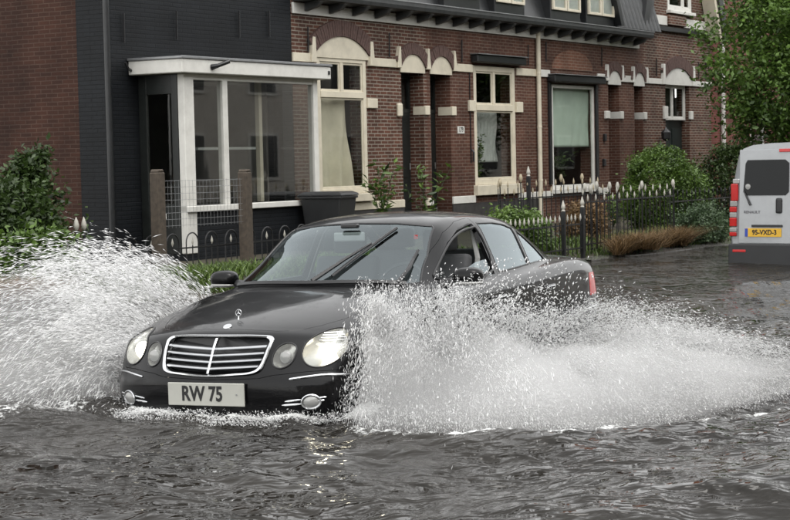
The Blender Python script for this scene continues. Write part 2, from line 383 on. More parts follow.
nose = [tuple(CARW(.45, -.86)[:2]), tuple(CARW(.05, -.5)[:2]), tuple(CARW(-.02, 0)[:2]), tuple(CARW(.05, .5)[:2]), tuple(CARW(.42, .88)[:2])]
dn = seg_dist(X, Y, nose); do = seg_dist(X, Y, SPL_OUT); dl = seg_dist(X, Y, SPL_LEFT)
churn = vnoise(X * 7, Y * 7, 5) + .5 * vnoise(X * 16, Y * 16, 6)
Z += .026 * np.exp(-(dn / .10) ** 2) * (.3 + churn) + .012 * np.exp(-((dn - .38) / .10) ** 2)
Z += .045 * np.exp(-(do / .09) ** 2) * (churn - .2) + .016 * np.exp(-((do - .32) / .10) ** 2) - .012 * np.exp(-((do - .18) / .08) ** 2)
Z += .03 * np.exp(-(dl / .2) ** 2) * (churn - .2)
near = np.exp(-np.maximum(0, np.maximum(np.abs(X - .2) - 4.0, np.abs(Y - 10.6) - 5.0)) / 12.0); Z *= near
# churned wake beside and behind the car
wk = [tuple(CARW(.9, 1.3)[:2]), tuple(CARW(3, 1.5)[:2]), tuple(CARW(5.5, 1.7)[:2])]; dw = seg_dist(X, Y, wk)
foam = .46 * np.exp(-(dn / .09) ** 2) + (.10 + .42 * vnoise(X * 3.1, Y * 3.1, 15)) * np.exp(-(do / .10) ** 2) + (.05 + .36 * vnoise(X * 2.3, Y * 4.1, 16)) * np.exp(-(dl / .34) ** 2) + .34 * np.exp(-(dw / .8) ** 2)
foam += .10 * vnoise(X * 1.1, Y * 2.2, 8) * np.exp(-np.maximum(0, 8.6 - Y)) 
nX, nY = X.shape
idx = np.arange(nX * nY).reshape(nX, nY)
Fq = np.stack([idx[:-1, :-1], idx[1:, :-1], idx[1:, 1:], idx[:-1, 1:]], -1).reshape(-1, 4)
me = np_mesh('water', np.stack([X, Y, Z], -1).reshape(-1, 3), Fq, True)
at = me.attributes.new('foam', 'FLOAT', 'POINT'); at.data.foreach_set('value', foam.ravel().astype(np.float32))
tag(link('water', me, MATS['flood_water']), kind='structure')
# ------------------------------------------------------------------ raised gardens, falling away under the flood
eu = [-40, -20, -10, -5, 0, 5, 10, 20, 60]; ev = [4.6, 4.3, 3.7, 4.5, 5.0, 5.3, 5.5, 6, 6.5]
gu = np.linspace(-40, 60, 420); gt = np.linspace(0, 1, 42)
E_ = np.interp(gu, eu, ev)[:, None]; V_ = -14 + (E_ + .9 + 14) * gt[None, :] ** .6; U_ = gu[:, None] + 0 * V_
d_ = V_ - E_
zz = .20 - .46 * np.clip((d_ + .55) / 1.3, 0, 1) ** 1.3 + .05 * (vnoise(U_ * 1.5 + 90, V_ * 1.5 + 60, 11) - .5) * (d_ > -3.2)
W_ = HP[None, None] + U_[..., None] * HD + V_[..., None] * HN; W_[..., 2] = zz
idx = np.arange(U_.size).reshape(U_.shape); Fq = np.stack([idx[:-1, :-1], idx[:-1, 1:], idx[1:, 1:], idx[1:, :-1]], -1).reshape(-1, 4)[:, ::-1]
tag(link('ground', np_mesh('ground', W_.reshape(-1, 3), Fq, True), MATS['wet_soil']), kind='structure')
# pavement along the gardens, just awash
pv = MB(); uu = np.linspace(-2.2, 40, 60)
for a, b in zip(uu[:-1], uu[1:]):
    ea, eb = np.interp(a, eu, ev), np.interp(b, eu, ev)
    pv.quad(UVZ(a, ea - .02, .035), UVZ(a, ea + .40, .012), UVZ(b, eb + .40, .012), UVZ(b, eb - .02, .035))
    pv.quad(UVZ(a, ea + .40, .012), UVZ(a, ea + .40, -.2), UVZ(b, eb + .40, -.2), UVZ(b, eb + .40, .012))
tag(pv.build('pavement', MATS['paving'], weld=True), kind='structure')
# ------------------------------------------------------------------ the terrace
M_ = MATS
def house(name, u, label):
    o = empty(name, UVZ(u, 0, 0), HROT); tag(o, label, 'house', None); o['u0'] = u; return o
def B(root, name, mat, u0, u1, v0, v1, z0, z1, bevel=.004, parent=None):
    "box in terrace coordinates: v counts outwards from the wall face"
    c = root['u0']; return MB().box(u0 - c, u1 - c, -v1, -v0, z0, z1).build(name, M_[mat], parent or root, bevel=bevel)
def wall(root, name, mat, u0, u1, z0, z1, holes=(), v=0, th=.30, parent=None, depth=None):
    "a wall with real openings (u0,u1,z0,z1,[depth]) and their reveals"
    c = root['u0']; us = sorted({u0, u1, *[h[0] for h in holes], *[h[1] for h in holes]}); zs = sorted({z0, z1, *[h[2] for h in holes], *[h[3] for h in holes]})
    mb = MB(); y0, y1 = -v, -v + th
    inh = lambda a, b: any(h[0] - 1e-6 < a < h[1] and h[2] - 1e-6 < b < h[3] for h in holes)
    for a, b in zip(us[:-1], us[1:]):
        for d, e in zip(zs[:-1], zs[1:]):
            if inh((a + b) / 2, (d + e) / 2): continue
            mb.quad((a - c, y0, d), (b - c, y0, d), (b - c, y0, e), (a - c, y0, e)); mb.quad((a - c, y1, e), (b - c, y1, e), (b - c, y1, d), (a - c, y1, d))
    for h in list(holes):
        a, b, d, e = [h[0] - c, h[1] - c, h[2], h[3]]
        mb.quad((a, y0, d), (a, y0, e), (a, y1, e), (a, y1, d)); mb.quad((b, y0, d), (b, y1, d), (b, y1, e), (b, y0, e))
        mb.quad((a, y0, e), (b, y0, e), (b, y1, e), (a, y1, e)); mb.quad((a, y0, d), (a, y1, d), (b, y1, d), (b, y0, d))
    a, b = u0 - c, u1 - c
    mb.quad((a, y0, z0), (a, y1, z0), (a, y1, z1), (a, y0, z1)); mb.quad((b, y0, z0), (b, y0, z1), (b, y1, z1), (b, y1, z0)); mb.quad((a, y0, z1), (a, y1, z1), (b, y1, z1), (b, y0, z1))
    me = bpy.data.meshes.new(name); me.from_pydata(mb.v, [], mb.f); return link(name, me, M_[mat], parent or root)
def window(root, u0, u1, z0, z1, mat, v=-.07, fw=.07, fd=.06, trans=None, mull=(), glass_='window_glass', room=True, sill=None, name='window', low_mull=False, label=None):
    "frame with transom and mullions, one pane per light"
    c = root['u0']; mb = MB(); y0, y1 = -v - fd, -v
    def bx(a, b, d, e, k=0): mb.box(a - c, b - c, y0 - k, y1, d, e)
    bx(u0, u0 + fw, z0, z1); bx(u1 - fw, u1, z0, z1); bx(u0 + fw, u1 - fw, z0, z0 + fw, .001); bx(u0 + fw, u1 - fw, z1 - fw, z1, .001)
    zt = [z0 + fw, z1 - fw]
    if trans: bx(u0 + fw, u1 - fw, trans - fw * .55, trans + fw * .55, .012); zt = [z0 + fw, trans - fw * .55, trans + fw * .55, z1 - fw]
    for m_ in mull: bx(m_ - fw * .42, m_ + fw * .42, zt[-2], zt[-1], .002)
    w_ = mb.build(name, M_[mat], root, bevel=.006)
    if label: w_['label'] = label
    lights = []
    us = [u0 + fw] + [q for m_ in mull for q in (m_ - fw * .42, m_ + fw * .42)] + [u1 - fw]
    for i in range(0, len(us), 2): lights.append((us[i], us[i + 1], zt[-2], zt[-1]))
    if trans: lights.append((u0 + fw, u1 - fw, zt[0], zt[1]))
    for a, b, d, e in lights:
        MB().box(a - c, b - c, y0 + fd * .55, y0 + fd * .55 + .006, d, e).build('pane', M_[glass_], w_)
        if mull or trans:
            s = .035; sb = MB(); k = y0 + fd * .3; k2 = y0 + fd * .75
            sb.box(a - c, a - c + s, k, k2, d, e); sb.box(b - c - s, b - c, k, k2, d, e); sb.box(a - c + s, b - c - s, k + .001, k2, d, d + s); sb.box(a - c + s, b - c - s, k + .001, k2, e - s, e)
            sb.build('sash', M_[mat], w_, bevel=.004)
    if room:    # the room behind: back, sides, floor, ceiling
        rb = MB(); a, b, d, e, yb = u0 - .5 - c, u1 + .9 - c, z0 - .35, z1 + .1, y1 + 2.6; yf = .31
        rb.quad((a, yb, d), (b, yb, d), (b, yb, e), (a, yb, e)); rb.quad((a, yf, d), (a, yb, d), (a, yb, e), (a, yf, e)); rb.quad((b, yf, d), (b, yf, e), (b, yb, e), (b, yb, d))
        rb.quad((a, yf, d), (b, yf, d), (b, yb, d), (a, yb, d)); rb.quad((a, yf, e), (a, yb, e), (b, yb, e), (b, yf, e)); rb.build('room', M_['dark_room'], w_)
    if sill: MB().box(u0 - .06 - c, u1 + .06 - c, y0 - .10, y1, z0 - sill, z0 - .002).build('sill', M_[mat], w_, bevel=.008)
    return w_
def arch(root, uc, half, zs, rise, th, mat, v=.012, n=None, fill=None, fill_z=None, name='arch', proud=.045):
    "segmental arch of single voussoirs over a springing line, with a filled tympanum"
    c = root['u0']; r_ = (half * half + rise * rise) / (2 * rise); zc = zs + rise - r_; a1 = math.asin(min(1, half / r_))
    L_ = 2 * a1 * (r_ + th * .5); n = n or max(8, int(L_ / .068)); mb = MB()
    for i in range(n):
        t0 = -a1 + 2 * a1 * (i + .07) / n; t1 = -a1 + 2 * a1 * (i + .93) / n; p = random.uniform(-.004, .004)
        P = lambda t, q: (uc - c + q * math.sin(t), zc + q * math.cos(t))
        mb.prism([P(t0, r_), P(t1, r_), P(t1, r_ + th), P(t0, r_ + th)], -v - proud + p, -v + .02, 1)
    o = mb.build(name, M_['voussoir'], root)
    # mortar bed behind the voussoirs
    bed = MB(); k = 24; pts = [(uc - c + (r_ + .004) * math.sin(-a1 + 2 * a1 * i / k), zc + (r_ + .004) * math.cos(-a1 + 2 * a1 * i / k)) for i in range(k + 1)]
    pts += [(uc - c + (r_ + th - .004) * math.sin(a1 - 2 * a1 * i / k), zc + (r_ + th - .004) * math.cos(a1 - 2 * a1 * i / k)) for i in range(k + 1)]
    bed.prism(pts, -v - proud + .010, -v + .01, 1).build('mortar_bed', M_['mortar'], o)
    if fill:
        pts = [(uc - c + r_ * math.sin(-a1 + 2 * a1 * i / k), zc + r_ * math.cos(-a1 + 2 * a1 * i / k)) for i in range(k + 1)] + [(uc - c + half, fill_z), (uc - c - half, fill_z)]
        MB().prism(pts, -v - .018, -v + .005, 1).build('tympanum', M_[fill], root, bevel=.003)
    return o
def horn(root, uc, w_, z0, z1, mat='cream', v=.0, lean=0, top=.35):
    c = root['u0']; a = uc - c; MB().prism([(a - w_ / 2, z0), (a + w_ / 2, z0), (a + w_ / 2 * top + lean, z1), (a - w_ / 2 * top + lean, z1)], -v - .075, -v + .01, 1).build('spring_stone', M_[mat], root, bevel=.008)
def anchor(root, u, z, h=.42):
    c = root['u0']; MB().tube([(u - c, -.03, z), (u - c, -.035, z + h)], .014, 6).build('wall_anchor', M_['iron'], root)
PL0, PL1, BD0, BD1 = .725, .865, 3.235, 3.385      # plinth course and string course
def courses(root, spans, z0, z1, mat, v=.035, name='string_course'):
    for a, b in spans: B(root, name, mat, a, b, -.01, v, z0, z1, .008)
# ---------------- A: arched window with the cream sheet
hA = house('brick_house', -2.55, 'brick terraced house with arched cream window hung with a beige sheet')
A0, A1 = -2.55, 1.735
wall(hA, 'wall', 'brick_purple', A0, A1, .0, 4.62, [(-1.86, -.34, 1.02, BD1 - .02), (.84, 1.62, .35, 3.17)], th=.34)
courses(hA, [(A0, -1.93), (-.27, .76)], BD0, BD1, 'cream'); courses(hA, [(A0, .84), (1.62, A1)], PL0, PL1, 'cream', name='plinth_course')
B(hA, 'plinth', 'plinth', A0, .84, -.01, .022, .0, PL0 - .002); 
wA = window(hA, -1.86, -.34, 1.02, 3.365, 'cream', v=-.05, fw=.10, trans=2.72, mull=(-1.10,), sill=.14, label='cream arched window with a beige sheet hung inside')
# beige sheet hung askew behind the glass
def sheet(root, outline_u, z0, z1, v, mat, folds=9, amp=.025, name='curtain', parent=None, slant=0.0, sag=0.0):
    c = root['u0']; nu, nz = 40, 24; V = []; a, b = outline_u
    for j in range(nz + 1):
        t = j / nz; z = z1 + (z0 - z1) * t
        bb = b - slant * t ** 1.2 + .02 * math.sin(7 * t)
        for i in range(nu + 1):
            s = i / nu; u = a + (bb - a) * s
            V.append((u - c, -v + amp * math.sin(s * folds * 2 * math.pi + 2.2 * t + 1.5 * math.sin(3 * t + s * 5)) * (.4 + t), z - sag * math.sin(math.pi * s) * (1 - t)))
    F = [(j * (nu + 1) + i, j * (nu + 1) + i + 1, (j + 1) * (nu + 1) + i + 1, (j + 1) * (nu + 1) + i) for j in range(nz) for i in range(nu)]
    o = link(name, np_mesh(name, V, F, True), M_[mat], parent or root); md = o.modifiers.new('thickness', 'SOLIDIFY'); md.thickness = .004; return o
sheet(hA, (-1.74, -.72), 1.06, 2.70, -.20, 'curtain', 2.3, .05, parent=wA, slant=-.18, sag=.05)
arch(hA, -1.10, .84, 3.40, .31, .27, 'brick_purple', fill='cream', fill_z=3.33)
horn(hA, -2.00, .15, BD0, 3.66, lean=.01, top=.5); horn(hA, -.20, .15, BD0, 3.66, lean=-.01, top=.5)
B(hA, 'quoin_block', 'cream', -.335, -.02, -.01, .045, 2.50, 2.67, .008)
anchor(hA, -2.12, 3.40); anchor(hA, .42, 3.42)
def porch(root, u0, u1, dep, mat='door_dark', side='cream'):
    "recessed doorway with arch, block and dark panelled door"
    c = root['u0']
    d = B(root, 'door', mat, u0 + .01, u1 - .01, -dep - .05, -dep, .40, 2.45, .006)
    for (a, b, z0, z1) in ((.12, .40, .15, .75), (.47, .75, .15, .75), (.12, .75, .85, 1.9)):
        w_ = (u1 - u0); MB().box(u0 + a * w_ / .87 - c, u0 + b * w_ / .87 - c, dep - .012, dep - .001, .40 + z0, .40 + z1).build('door_panel', M_[mat], d, bevel=.008)
    MB().tube([(u1 - .12 - c, dep - .05, 1.40), (u1 - .12 - c, dep - .05, 1.52)], .012, 8).build('handle', M_['satin_chrome'], d)
    B(root, 'fanlight', 'window_glass', u0 + .05, u1 - .05, -dep - .03, -dep - .02, 2.52, 3.08, 0)
    fb = MB()
    for a, b, z0, z1 in ((u0, u0 + .05, 2.45, 3.14), (u1 - .05, u1, 2.45, 3.14), (u0 + .05, u1 - .05, 2.451, 2.52), (u0 + .05, u1 - .05, 3.08, 3.14)): fb.box(a - c, b - c, dep - .01, dep + .05, z0, z1)
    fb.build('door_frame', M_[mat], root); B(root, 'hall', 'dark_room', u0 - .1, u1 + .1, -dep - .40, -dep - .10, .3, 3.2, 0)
    B(root, 'doorstep', 'plinth', u0 + .002, u1 - .002, -dep - .1, .30, .05, .395, .01)
    B(root, 'impost_block', side, u1 - .003, u1 + .16, -dep + .06, .045, 2.40, 2.57, .01)
porch(hA, .84, 1.62, .30)
B(hA, 'impost_block', 'cream', .66, .80, -.01, .06, 2.36, 2.60, .02)
arch(hA, 1.215, .43, 3.26, .24, .20, 'brick_purple', fill='cream', fill_z=3.16); horn(hA, .70, .13, BD0, 3.62, lean=.03, top=.3); 
# ---------------- B: window with the black awning box, house number
hB = house('brick_house', 1.735, 'brick terraced house with number plate, awning case and cream framed window')
B0, B1 = 1.735, 6.15
wall(hB, 'wall', 'brick_red', B0, B1, .0, 4.62, [(1.86, 2.60, .35, 3.17), (3.50, 5.20, 1.06, 3.40)], th=.34)
courses(hB, [(2.78, 3.44), (5.26, B1)], BD0, BD1, 'cream'); courses(hB, [(B0, 1.86), (2.60, 3.46), (5.24, B1)], PL0, PL1, 'white_paint', name='plinth_course')
B(hB, 'plinth', 'plinth', 2.60, B1, -.01, .022, .0, PL0 - .002)
porch(hB, 1.86, 2.60, .34); arch(hB, 2.235, .40, 3.26, .24, .20, 'brick_red', fill='cream', fill_z=3.16)
horn(hB, 1.735, .14, BD0, 3.62, top=.2); horn(hB, 2.72, .13, BD0, 3.62, lean=-.03, top=.3)
wB = window(hB, 3.50, 5.20, 1.06, 3.38, 'cream', v=-.06, fw=.11, trans=2.57, mull=(4.33,), sill=.20, label='cream framed window with a plant behind its lower pane')
for a, b in ((3.27, 3.50), (5.20, 5.46)): B(hB, 'quoin_block', 'cream', a, b, -.01, .05, 2.49, 2.70, .008)
aw = B(hB, 'awning_case', 'black_paint', 3.40, 5.42, .005, .17, 3.43, 3.58, .02); B(hB, 'awning_lid', 'zinc', 3.38, 5.44, .0, .20, 3.582, 3.60, .004, aw)
sheet(hB, (3.62, 5.08), 1.5, 2.5, -.38, 'net_curtain', 11, .02, parent=wB)
np_ = B(hB, 'number_plate', 'white_paint', 2.84, 3.10, .0, .012, 2.06, 2.20, .003)
lt = link('lettering', text_mesh('179', .13, .001, .003, .9), M_['ink'], np_); lt.rotation_euler = (R(90), 0, 0); lt.location = (2.97 - 1.735, -.0135, 2.13)
MB().tube([(3.36 - 1.735, -.02, 1.75), (3.36 - 1.735, -.06, 1.70), (3.36 - 1.735, -.05, 1.52)], .02, 6).build('bell_pull', M_['iron'], hB); MB().tube([(3.33 - 1.735, -.015, 1.5), (3.33 - 1.735, -.015, 3.4)], .012, 6).build('cable', M_['iron'], hB)
anchor(hB, 3.02, 3.42); anchor(hB, 5.75, 3.45)
dp = MB().tube([(6.12 - 1.735, -.10, 4.28), (6.12 - 1.735, -.07, 4.1), (6.12 - 1.735, -.07, .25)], .048, 10).build('drainpipe', M_['cream'], hB, smooth=True)
for z in (1.1, 2.2, 3.3): MB().lathe([(.053, -.02), (.055, 0), (.053, .02)], (6.12 - 1.735, -.07, z), 10).build('pipe_clip', M_['cream'], dp)
# ---------------- C: big window with the green blind
hC = house('brick_house', 6.15, 'brick terraced house with a large green-blinded window under an awning case')
C0, C1 = 6.15, 11.55
wall(hC, 'wall', 'brick_red', C0, C1, .0, 4.62, [(6.80, 8.86, .90, 3.12), (9.62, 10.20, .35, 3.17), (11.02, 11.50, .35, 3.17)], th=.34)
courses(hC, [(C0, 6.72), (9.05, 9.55), (10.3, 10.95)], BD0, BD1, 'white_paint'); courses(hC, [(C0, 6.76), (8.9, 9.6)], PL0, PL1, 'white_paint', name='plinth_course')
wC = window(hC, 6.80, 8.86, .90, 3.10, 'white_paint', v=-.05, fw=.075, sill=.10, glass_='blind_glass', label='large single pane window with a green blind half down')
sheet(hC, (6.86, 8.85), 1.78, 3.05, -.122, 'green_blind', 5, .006, name='blind', parent=wC)
aw = B(hC, 'awning_case', 'black_paint', 6.62, 9.12, .005, .20, 3.14, 3.29, .02); B(hC, 'awning_lid', 'zinc', 6.60, 9.14, .0, .23, 3.292, 3.31, .004, aw)
B(hC, 'awning_rail', 'black_paint', 6.64, 6.74, .0, .05, 1.0, 3.13, .004); B(hC, 'awning_rail', 'black_paint', 8.90, 9.0, .0, .05, 1.0, 3.13, .004)
c = 6.15; k = 20; pts = [(7.83 - c + .98 * math.cos(math.pi * i / k), 3.42 + .42 * math.sin(math.pi * i / k)) for i in range(k + 1)]; MB().prism(pts, -.016, .01, 1).build('relieving_panel', M_['brick_orange'], hC)
porch(hC, 9.62, 10.20, .30, side='white_paint'); porch(hC, 11.02, 11.50, .30, side='white_paint')
for uc, hf in ((9.91, .34), (11.26, .30)): arch(hC, uc, hf, 3.26, .22, .20, 'brick_purple', fill='white_paint', fill_z=3.16)
for u in (9.50, 10.30, 10.9, 11.66): horn(hC, u, .12, BD0, 3.60, 'white_paint', top=.3)
B(hC, 'impost_block', 'white_paint', 9.40, 9.60, -.01, .06, 2.40, 2.57, .01)
for (z, u) in ((1.9, 9.35), (1.35, 9.30)): MB().box(u - .05 - c, u + .05 - c, -.06, 0, z, z + .16).build('letter_box', M_['iron'], hC, bevel=.01)
anchor(hC, 6.55, 3.55); anchor(hC, 9.25, 3.55)
# ---------------- shared gutter line: each house its own length, with brackets; black mansard and dormers
def roofline(root, u0, u1, dorm):
    c = root['u0']
    g_ = MB().prism([(-.42, 4.36), (-.42, 4.30), (-.40, 4.24), (-.05, 4.22), (-.05, 4.36)], u0 - c + .002, u1 - c - .002, 0).build('gutter', M_['gutter'], root)
    B(root, 'gutter_edge', 'zinc', u0 + .002, u1 - .002, .40, .435, 4.365, 4.385, .003, g_)
    B(root, 'soffit_board', 'white_paint', u0 + .002, u1 - .002, .012, .05, 4.02, 4.20, .004, g_)
    n = int((u1 - u0) / .62); st_ = (u1 - u0) / n
    for i in range(n):
        u = u0 + st_ * (i + .5); MB().prism([(-.38, 4.215), (-.30, 4.13), (-.06, 4.07), (-.06, 4.215)], u - c - .05, u - c + .05, 0).build('bracket', M_['gutter'], g_, bevel=.006)
    rf = MB().prism([(-.10, 4.37), (.75, 7.4), (4.5, 10.4), (8, 7), (8, 4.37)], u0 - c + .001, u1 - c - .001, 0).build('roof', M_['black_paint'], root)
    for d0, d1 in dorm:
        d = MB().box(d0 - c, d1 - c, -.20, .8, 4.40, 6.0).build('dormer', M_['black_paint'], root, bevel=.01)
        m_ = (d0 + d1) / 2; window_d(root, d, d0 + .06, m_ - .02); window_d(root, d, m_ + .02, d1 - .06)
def window_d(root, par, u0, u1):
    c = root['u0']; mb = MB(); f = .055
    z0, z1 = 4.62, 5.75
    for a, b, d, e in ((u0, u0 + f, z0, z1), (u1 - f, u1, z0, z1), (u0 + f, u1 - f, z0, z0 + f), (u0 + f, u1 - f, z1 - f, z1)): mb.box(a - c, b - c, -.25, -.195, d, e)
    w_ = mb.build('window', M_['cream'], par, bevel=.006)
    MB().box(u0 + f - c, u1 - f - c, -.225, -.215, z0 + f, z1 - f).build('pane', M_['window_glass'], w_); MB().box(u0 + f - c, u1 - f - c, -.207, -.202, z0 + f, z1 - f).build('net_curtain', M_['net_curtain'], w_)
roofline(hA, A0, A1, [(-1.6, -.3), ]); roofline(hB, B0, B1, [(2.10, 3.45), (4.05, 5.30)]); roofline(hC, C0, 11.25, [(6.45, 7.85), (8.15, 9.55)])
# pantiles on the visible slope of C's roof
c = 6.15; tl = MB()
for i in range(12):
    for j in range(9):
        t0 = j * .26; u = 9.75 + i * .21; y = -.13 + .29 * (t0) ; z = 4.44 + t0
        y0 = y - .02; 
        for q in range(4):
            a0, a1 = q / 4, (q + 1) / 4; s0, s1 = math.sin(a0 * math.pi) * .05, math.sin(a1 * math.pi) * .05
            tl.quad((u - c + a0 * .2, y0 - s0, z), (u - c + a1 * .2, y0 - s1, z), (u - c + a1 * .2, y0 + .088 - s1, z + .29), (u - c + a0 * .2, y0 + .088 - s0, z + .29))
o = tl.build('roof_tile', M_['gutter'], hC); o['kind'] = 'stuff'
MB().prism([(9.62 - c, 4.45), (9.78 - c, 4.45), (9.0 - c, 6.2), (8.84 - c, 6.2)], -.35, .4, 1).build('dormer_cheek', M_['black_paint'], hC)
# ---------------- D: gabled house
hD = house('gabled_house', 11.55, 'brown brick gabled house with dark arched front door behind the clipped bush')
D0, D1 = 11.56, 15.72; c = 11.55
wall(hD, 'wall', 'brick_purple', D0, D1, .0, 4.56, [(12.82, 14.30, .35, 3.30)], th=.34)
gp = [(D0 + .05 - c, 4.56), (D1 - .02 - c, 4.56), (D1 - 1.1 - c, 7.3), (13.62 - c, 9.2), (D0 + 1.1 - c, 7.3)]
# gable above, with its window opening built as pieces round it
gw0, gw1, gz0, gz1 = 13.0, 14.45, 5.02, 6.9
def gleft(z): return D0 + .05 + (z - 4.56) * .385
def gright(z): return D1 - .02 - (z - 4.56) * .385
gb = MB()
def gpiece(a0, b0, z0, a1, b1, z1):
    gb.prism([(a0 - c, z0), (b0 - c, z0), (b1 - c, z1), (a1 - c, z1)], .0, .34, 1)
gpiece(gleft(4.56), gright(4.56), 4.562, gleft(gz0), gright(gz0), gz0); gpiece(gleft(gz0), gw0, gz0, gleft(gz1), gw0, gz1); gpiece(gw1, gright(gz0), gz0, gw1, gright(gz1), gz1); gpiece(gleft(gz1), gright(gz1), gz1, 13.55, 13.70, 9.3)
gb.build('gable', M_['brick_purple'], hD)
window(hD, gw0, gw1, gz0, gz1, 'white_paint', v=-.04, fw=.10, mull=(13.95,), sill=.08)
courses(hD, [(D0 + .22, 12.95), (13.95, 15.35)], 4.64, 4.86, 'white_paint'); B(hD, 'sill_block', 'brick_purple', 12.92, 13.97, -.01, .09, 4.66, 4.90, .01)
for sg in (1, -1):
    f = gleft if sg == 1 else gright; s_ = .30 * sg
    pts = [(f(4.40) - c - .02 * sg, 4.40), (f(4.40) + s_ - c - .02 * sg, 4.40), (f(9.2) + s_ - c, 9.2), (f(9.2) - c, 9.2)]
    MB().prism(pts if sg == -1 else [(p_[0] - .10, p_[1]) for p_ in pts], -.36 if sg == -1 else -.10, -.03 if sg == -1 else -.002, 1).build('bargeboard', M_['cream'] if sg == -1 else M_['gutter'], hD); MB().prism([(p[0] - (.16 if sg == -1 else .26) * sg, p[1]) for p in pts], -.42 if sg == -1 else -.12, .5, 1).build('verge', M_['black_paint'], hD)
courses(hD, [(D0 + .02, 12.70), (14.42, D1 - .02)], BD0, BD1 - .02, 'white_paint')
arch(hD, 13.56, .86, 3.36, .30, .28, 'brick_purple', fill='white_paint', fill_z=3.24); horn(hD, 12.64, .15, BD0, 3.72, 'white_paint', top=.55); horn(hD, 14.48, .15, BD0, 3.72, 'white_paint', top=.55)
anchor(hD, 12.25, 3.42); anchor(hD, 14.85, 3.42); anchor(hD, 15.3, 3.42)
plain('door_green', (.012, .018, .017), .35, var=.25)
d = B(hD, 'door', 'door_green', 12.84, 14.28, -.25, -.20, .40, 2.42, .006)
for a in (12.98, 13.64): MB().box(a - c, a + .50 - c, .185, .199, .60, 2.2).build('door_panel', M_['door_green'], d, bevel=.01)
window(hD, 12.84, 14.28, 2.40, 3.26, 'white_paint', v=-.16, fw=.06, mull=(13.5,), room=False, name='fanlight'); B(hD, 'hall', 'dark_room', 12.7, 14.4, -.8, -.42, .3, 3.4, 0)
B(hD, 'quoin_block', 'white_paint', 12.66, 12.88, -.01, .05, 2.42, 2.72, .01); B(hD, 'quoin_block', 'white_paint', 14.26, 14.44, -.01, .05, 2.42, 2.62, .01)
for dz, s_ in ((1.95, .11), (1.62, .08)): MB().lathe([(s_ * .3, -.16), (s_, -.10), (s_ * 1.1, .05), (s_ * .4, .12), (.01, .17)], (12.45 - c - (1.95 - dz), -.16, dz + .1), 8).build('wall_lantern', M_['iron'], hD)
MB().prism([(-.1, 4.5), (3.4, 4.5), (3.4, 4.6), (-.1, 4.6)], D0 + .4 - c, D1 - .4 - c, 0).build('attic_floor', M_['black_paint'], hD)
# ---------------- E: dark red house behind the tree, white pipe
hE = house('red_brick_house', 15.75, 'tall dark red brick house with white drainpipe, mostly hidden behind the green tree')
wall(hE, 'wall', 'brick_far', 15.75, 29, .0, 9.5, [(18.6, 19.7, 4.7, 6.6), (18.6, 19.7, 1.0, 3.0), (21.5, 22.6, 4.7, 6.6), (24.5, 25.6, 4.7, 6.6)], v=-.05, th=.34)
for a in (18.6, 21.5, 24.5): window(hE, a, a + 1.1, 4.7, 6.6, 'white_paint', v=-.12, fw=.09, trans=5.9, room=True)
window(hE, 18.6, 19.7, 1.0, 3.0, 'white_paint', v=-.12, fw=.09, room=True)
MB().tube([(.72, -.03, 9.3), (.72, -.03, .3)], .06, 10).build('drainpipe', M_['white_paint'], hE, smooth=True)
MB().prism([(-.3, 9.5), (3, 12), (6, 9.5)], 0, 13.25, 0).build('roof', M_['terracotta'], hE)
# ---------------- dark painted house with the bay, and its bare brick flank
hK = house('dark_house', -7.10, 'blue-black painted brick house with white canopied bay window and bare red brick flank')
K0, K1 = -7.10, -2.56; c = -7.10
wall(hK, 'wall', 'brick_black', K0, K1, .0, 6.6, [(-6.30, -2.85, .32, 2.86)], th=.30)
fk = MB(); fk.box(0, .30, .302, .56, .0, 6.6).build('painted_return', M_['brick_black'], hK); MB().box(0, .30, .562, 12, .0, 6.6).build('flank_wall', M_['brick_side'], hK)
MB().tube([(-.05, .30 - .35, 6.4), (-.05, -.05, .3)], .045, 10).build('drainpipe', M_['black_paint'], hK, smooth=True)
MB().prism([(-.4, 6.6), (5.5, 10), (11.5, 6.6)], -.25, K1 - c, 0).build('roof', M_['gutter'], hK)
anchor(hK, -6.75, 3.35); anchor(hK, -5.55, 3.45); anchor(hK, -4.0, 3.55); anchor(hK, -3.2, 3.6)
bay = empty('bay_window', parent=hK); VB = .86; UA, UC = -6.46, -3.08
can = B(hK, 'canopy', 'white_paint', -6.66, -2.90, .01, 1.0, 2.885, 3.085, .012, bay); B(hK, 'canopy_edge', 'zinc', -6.68, -2.88, .006, 1.02, 3.087, 3.125, .006, can)
for u in (-5.98,): MB().tube([(u - c, -1.0, 2.98), (u - c + .03, -1.10, 3.0), (u - c + .16, -1.20, 3.06)], [.045, .03, .03], 8).build('awning_bracket', M_['iron'], can, smooth=True)
MB().tube([(-6.65 - c, -.06, 2.95), (-6.66 - c - .10, -.10, 2.97), (-6.7 - c - .12, -.10, 3.06)], .022, 6).build('awning_bracket', M_['iron'], can)
MB().box(-2.99 - c, -2.94 - c, -1.01, -1.0, 2.96, 3.02).build('awning_bracket', M_['iron'], can)
B(hK, 'stall_riser', 'brick_black', UA + .01, UC, .0, VB - .02, .0, .90, 0, bay); B(hK, 'sill', 'white_paint', UA, UC + .02, VB - .12, VB + .05, .90, .985, .008, bay)
for (a, b, z) in ((UA, UA + .23, .30), (-5.55, -5.43, .985), (UC - .12, UC, .985)): B(hK, 'post', 'white_paint', a, b, VB - .12, VB + .0, z, 2.884, .01, bay)
B(hK, 'head_rail', 'white_paint', UA + .23, UC - .12, VB - .09, VB - .01, 2.80, 2.884, .006, bay)
for a, b in ((UA + .23, -5.55), (-5.43, UC - .12)): B(hK, 'pane', 'bay_glass', a, b, VB - .055, VB - .047, .985, 2.80, 0, bay)
B(hK, 'pane', 'bay_glass', UC - .04, UC - .03, .0, VB - .12, .985, 2.88, 0, bay)
